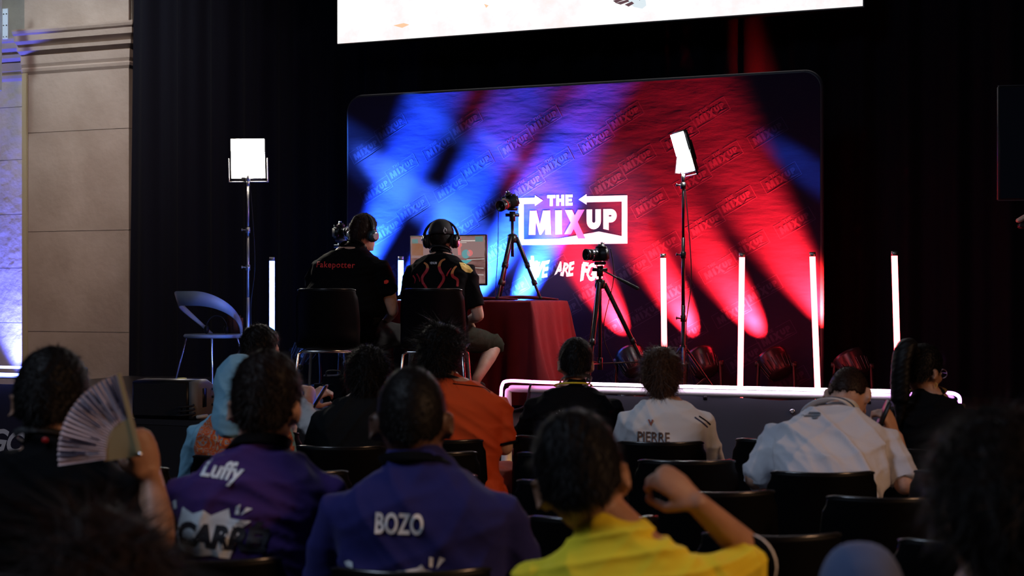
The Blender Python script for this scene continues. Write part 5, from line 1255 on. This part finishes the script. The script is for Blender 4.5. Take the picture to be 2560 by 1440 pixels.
# woman with ponytail
p = person('person with long dark ponytail and glasses in black top, seated at the right', 2284, 862, 6.05, 2335, -.55, 'tan', 'short', 'black', m_black, seed=35, lean=.12, head=(-.35, -.1, 0), sleeve=.7, width=.96, neck=.95, rarm=(P(2425, 1130, 6.0), P(2398, 1075, 6.3)), rhand=((-.1, .3, .8), (.6, -.6, .2), 1, .6, .5))
bm = bmnew(); H = p['H']; tube(bm, spline([H @ Vector((0, -.07, .155)), H @ Vector((0, -.125, .175)), H @ Vector((0, -.155, .11)), H @ Vector((0, -.15, .0)), H @ Vector((0, -.13, -.12)), H @ Vector((0, -.13, -.20))], 8), [.030]*6+[.046]*12+[.046]*12+[.034-.026*i/10 for i in range(11)], 16, flat=.75)
me = remesh(bm, .006, 2); folds(me, .004, 7, 2.0); obj('ponytail', me, HM['black'], p['root'])
bm = bmnew()
for s in (-1, 1): tube(bm, [H @ Vector((s*.034+.024*math.cos(a), .124, .080+.021*math.sin(a))) for a in [2*PI*i/18 for i in range(19)]], .0016, 6)
tube(bm, [H @ Vector((-.010, .125, .084)), H @ Vector((.010, .125, .084))], .0014, 6)
for s in (-1, 1): tube(bm, [H @ Vector((s*.058, .122, .084)), H @ Vector((s*.084, .02, .078)), H @ Vector((s*.088, -.01, .066))], .0016, 6)
obj('eyeglasses', bm, 'chrome', p['root'])
bm = bmnew(); tube(bm, [H @ Vector((.087+.006*math.sin(a), .004, .022-.010+.012*math.cos(a))) for a in [2*PI*i/12 for i in range(13)]], .0012, 5); obj('earring', bm, gold, p['root'])
lanyard(p, mat('lanyard_gold', (.22, .14, .02), .6))
k = P(2384, 1022, 6.32); bm = bmnew(); box(bm, (0, 0, 0), (.10, .010, .055), Euler((.1, .08, 0)).to_matrix(), .004); o = obj('smartphone', bm, mat('grey_phone', (.12, .11, .12), .3), loc=k); tag(o, 'grey phone held sideways in front of the ponytailed person', 'phone')

# --- audience chairs
CH = [(500, 1403, 'black shell chair just behind the purple jersey'), (1023, 1430, 'black shell chair just behind the blue jersey'), (1600, 1645, 'black shell chair behind the yellow shirt, below the frame'),
      (845, 1118, 'black shell chair behind the person in plain black top'), (735, 1182, 'empty black shell chair between the purple and blue jerseys'), (1100, 1102, 'black shell chair behind the orange top'),
      (1075, 1133, 'empty black shell chair close behind the orange-clothed person'), (1058, 1192, 'empty black shell chair just beyond the shoulder of the blue jersey'), (1395, 1092, 'black shell chair behind the black jersey with yellow neckline'),
      (1410, 1135, 'empty black shell chair beyond the head of the yellow-shirted person, farthest of three'), (1430, 1205, 'empty black shell chair beyond the head of the yellow-shirted person, middle of three'), (1487, 1298, 'empty black shell chair in front of the yellow shirt, nearest of three'),
      (1656, 1107, 'black shell chair behind the white jersey'), (1722, 1154, 'empty black shell chair one row behind the white jersey'), (1800, 1232, 'empty black shell chair behind the raised fist'),
      (1940, 1341, 'empty black shell chair right of the raised forearm'), (1952, 1100, 'empty black shell chair left of the white polo'), (2066, 1183, 'black shell chair behind the white polo'),
      (2227, 1246, 'empty black shell chair right behind the chair of the white polo wearer'), (2428, 1180, 'empty black shell chair behind the ponytailed person'), (2445, 1356, 'empty black shell chair left of the nearest head at right'),
      (283, 1174, 'empty black shell chair beyond the raised fan'), (140, 1440, 'black shell chair behind the person with the fan'), (592, 1142, 'black shell chair behind the paisley back'), (640, 1085, 'black shell chair of the white printed shirt wearer'), (2338, 1124, 'black shell chair of the ponytailed person')]
for px, y, lab in CH: chair_px(px, y, lab)
for px, d, lab in ((216, 1.75, 'black shell chair of the person at the bottom left, below the frame'), (2540, 1.80, 'black shell chair of the person at the bottom right, below the frame'), (2208, 2.0, 'black shell chair of the person in the cap, below the frame')): chair((px-1280)/FPX*d, d+.25, 0, lab)
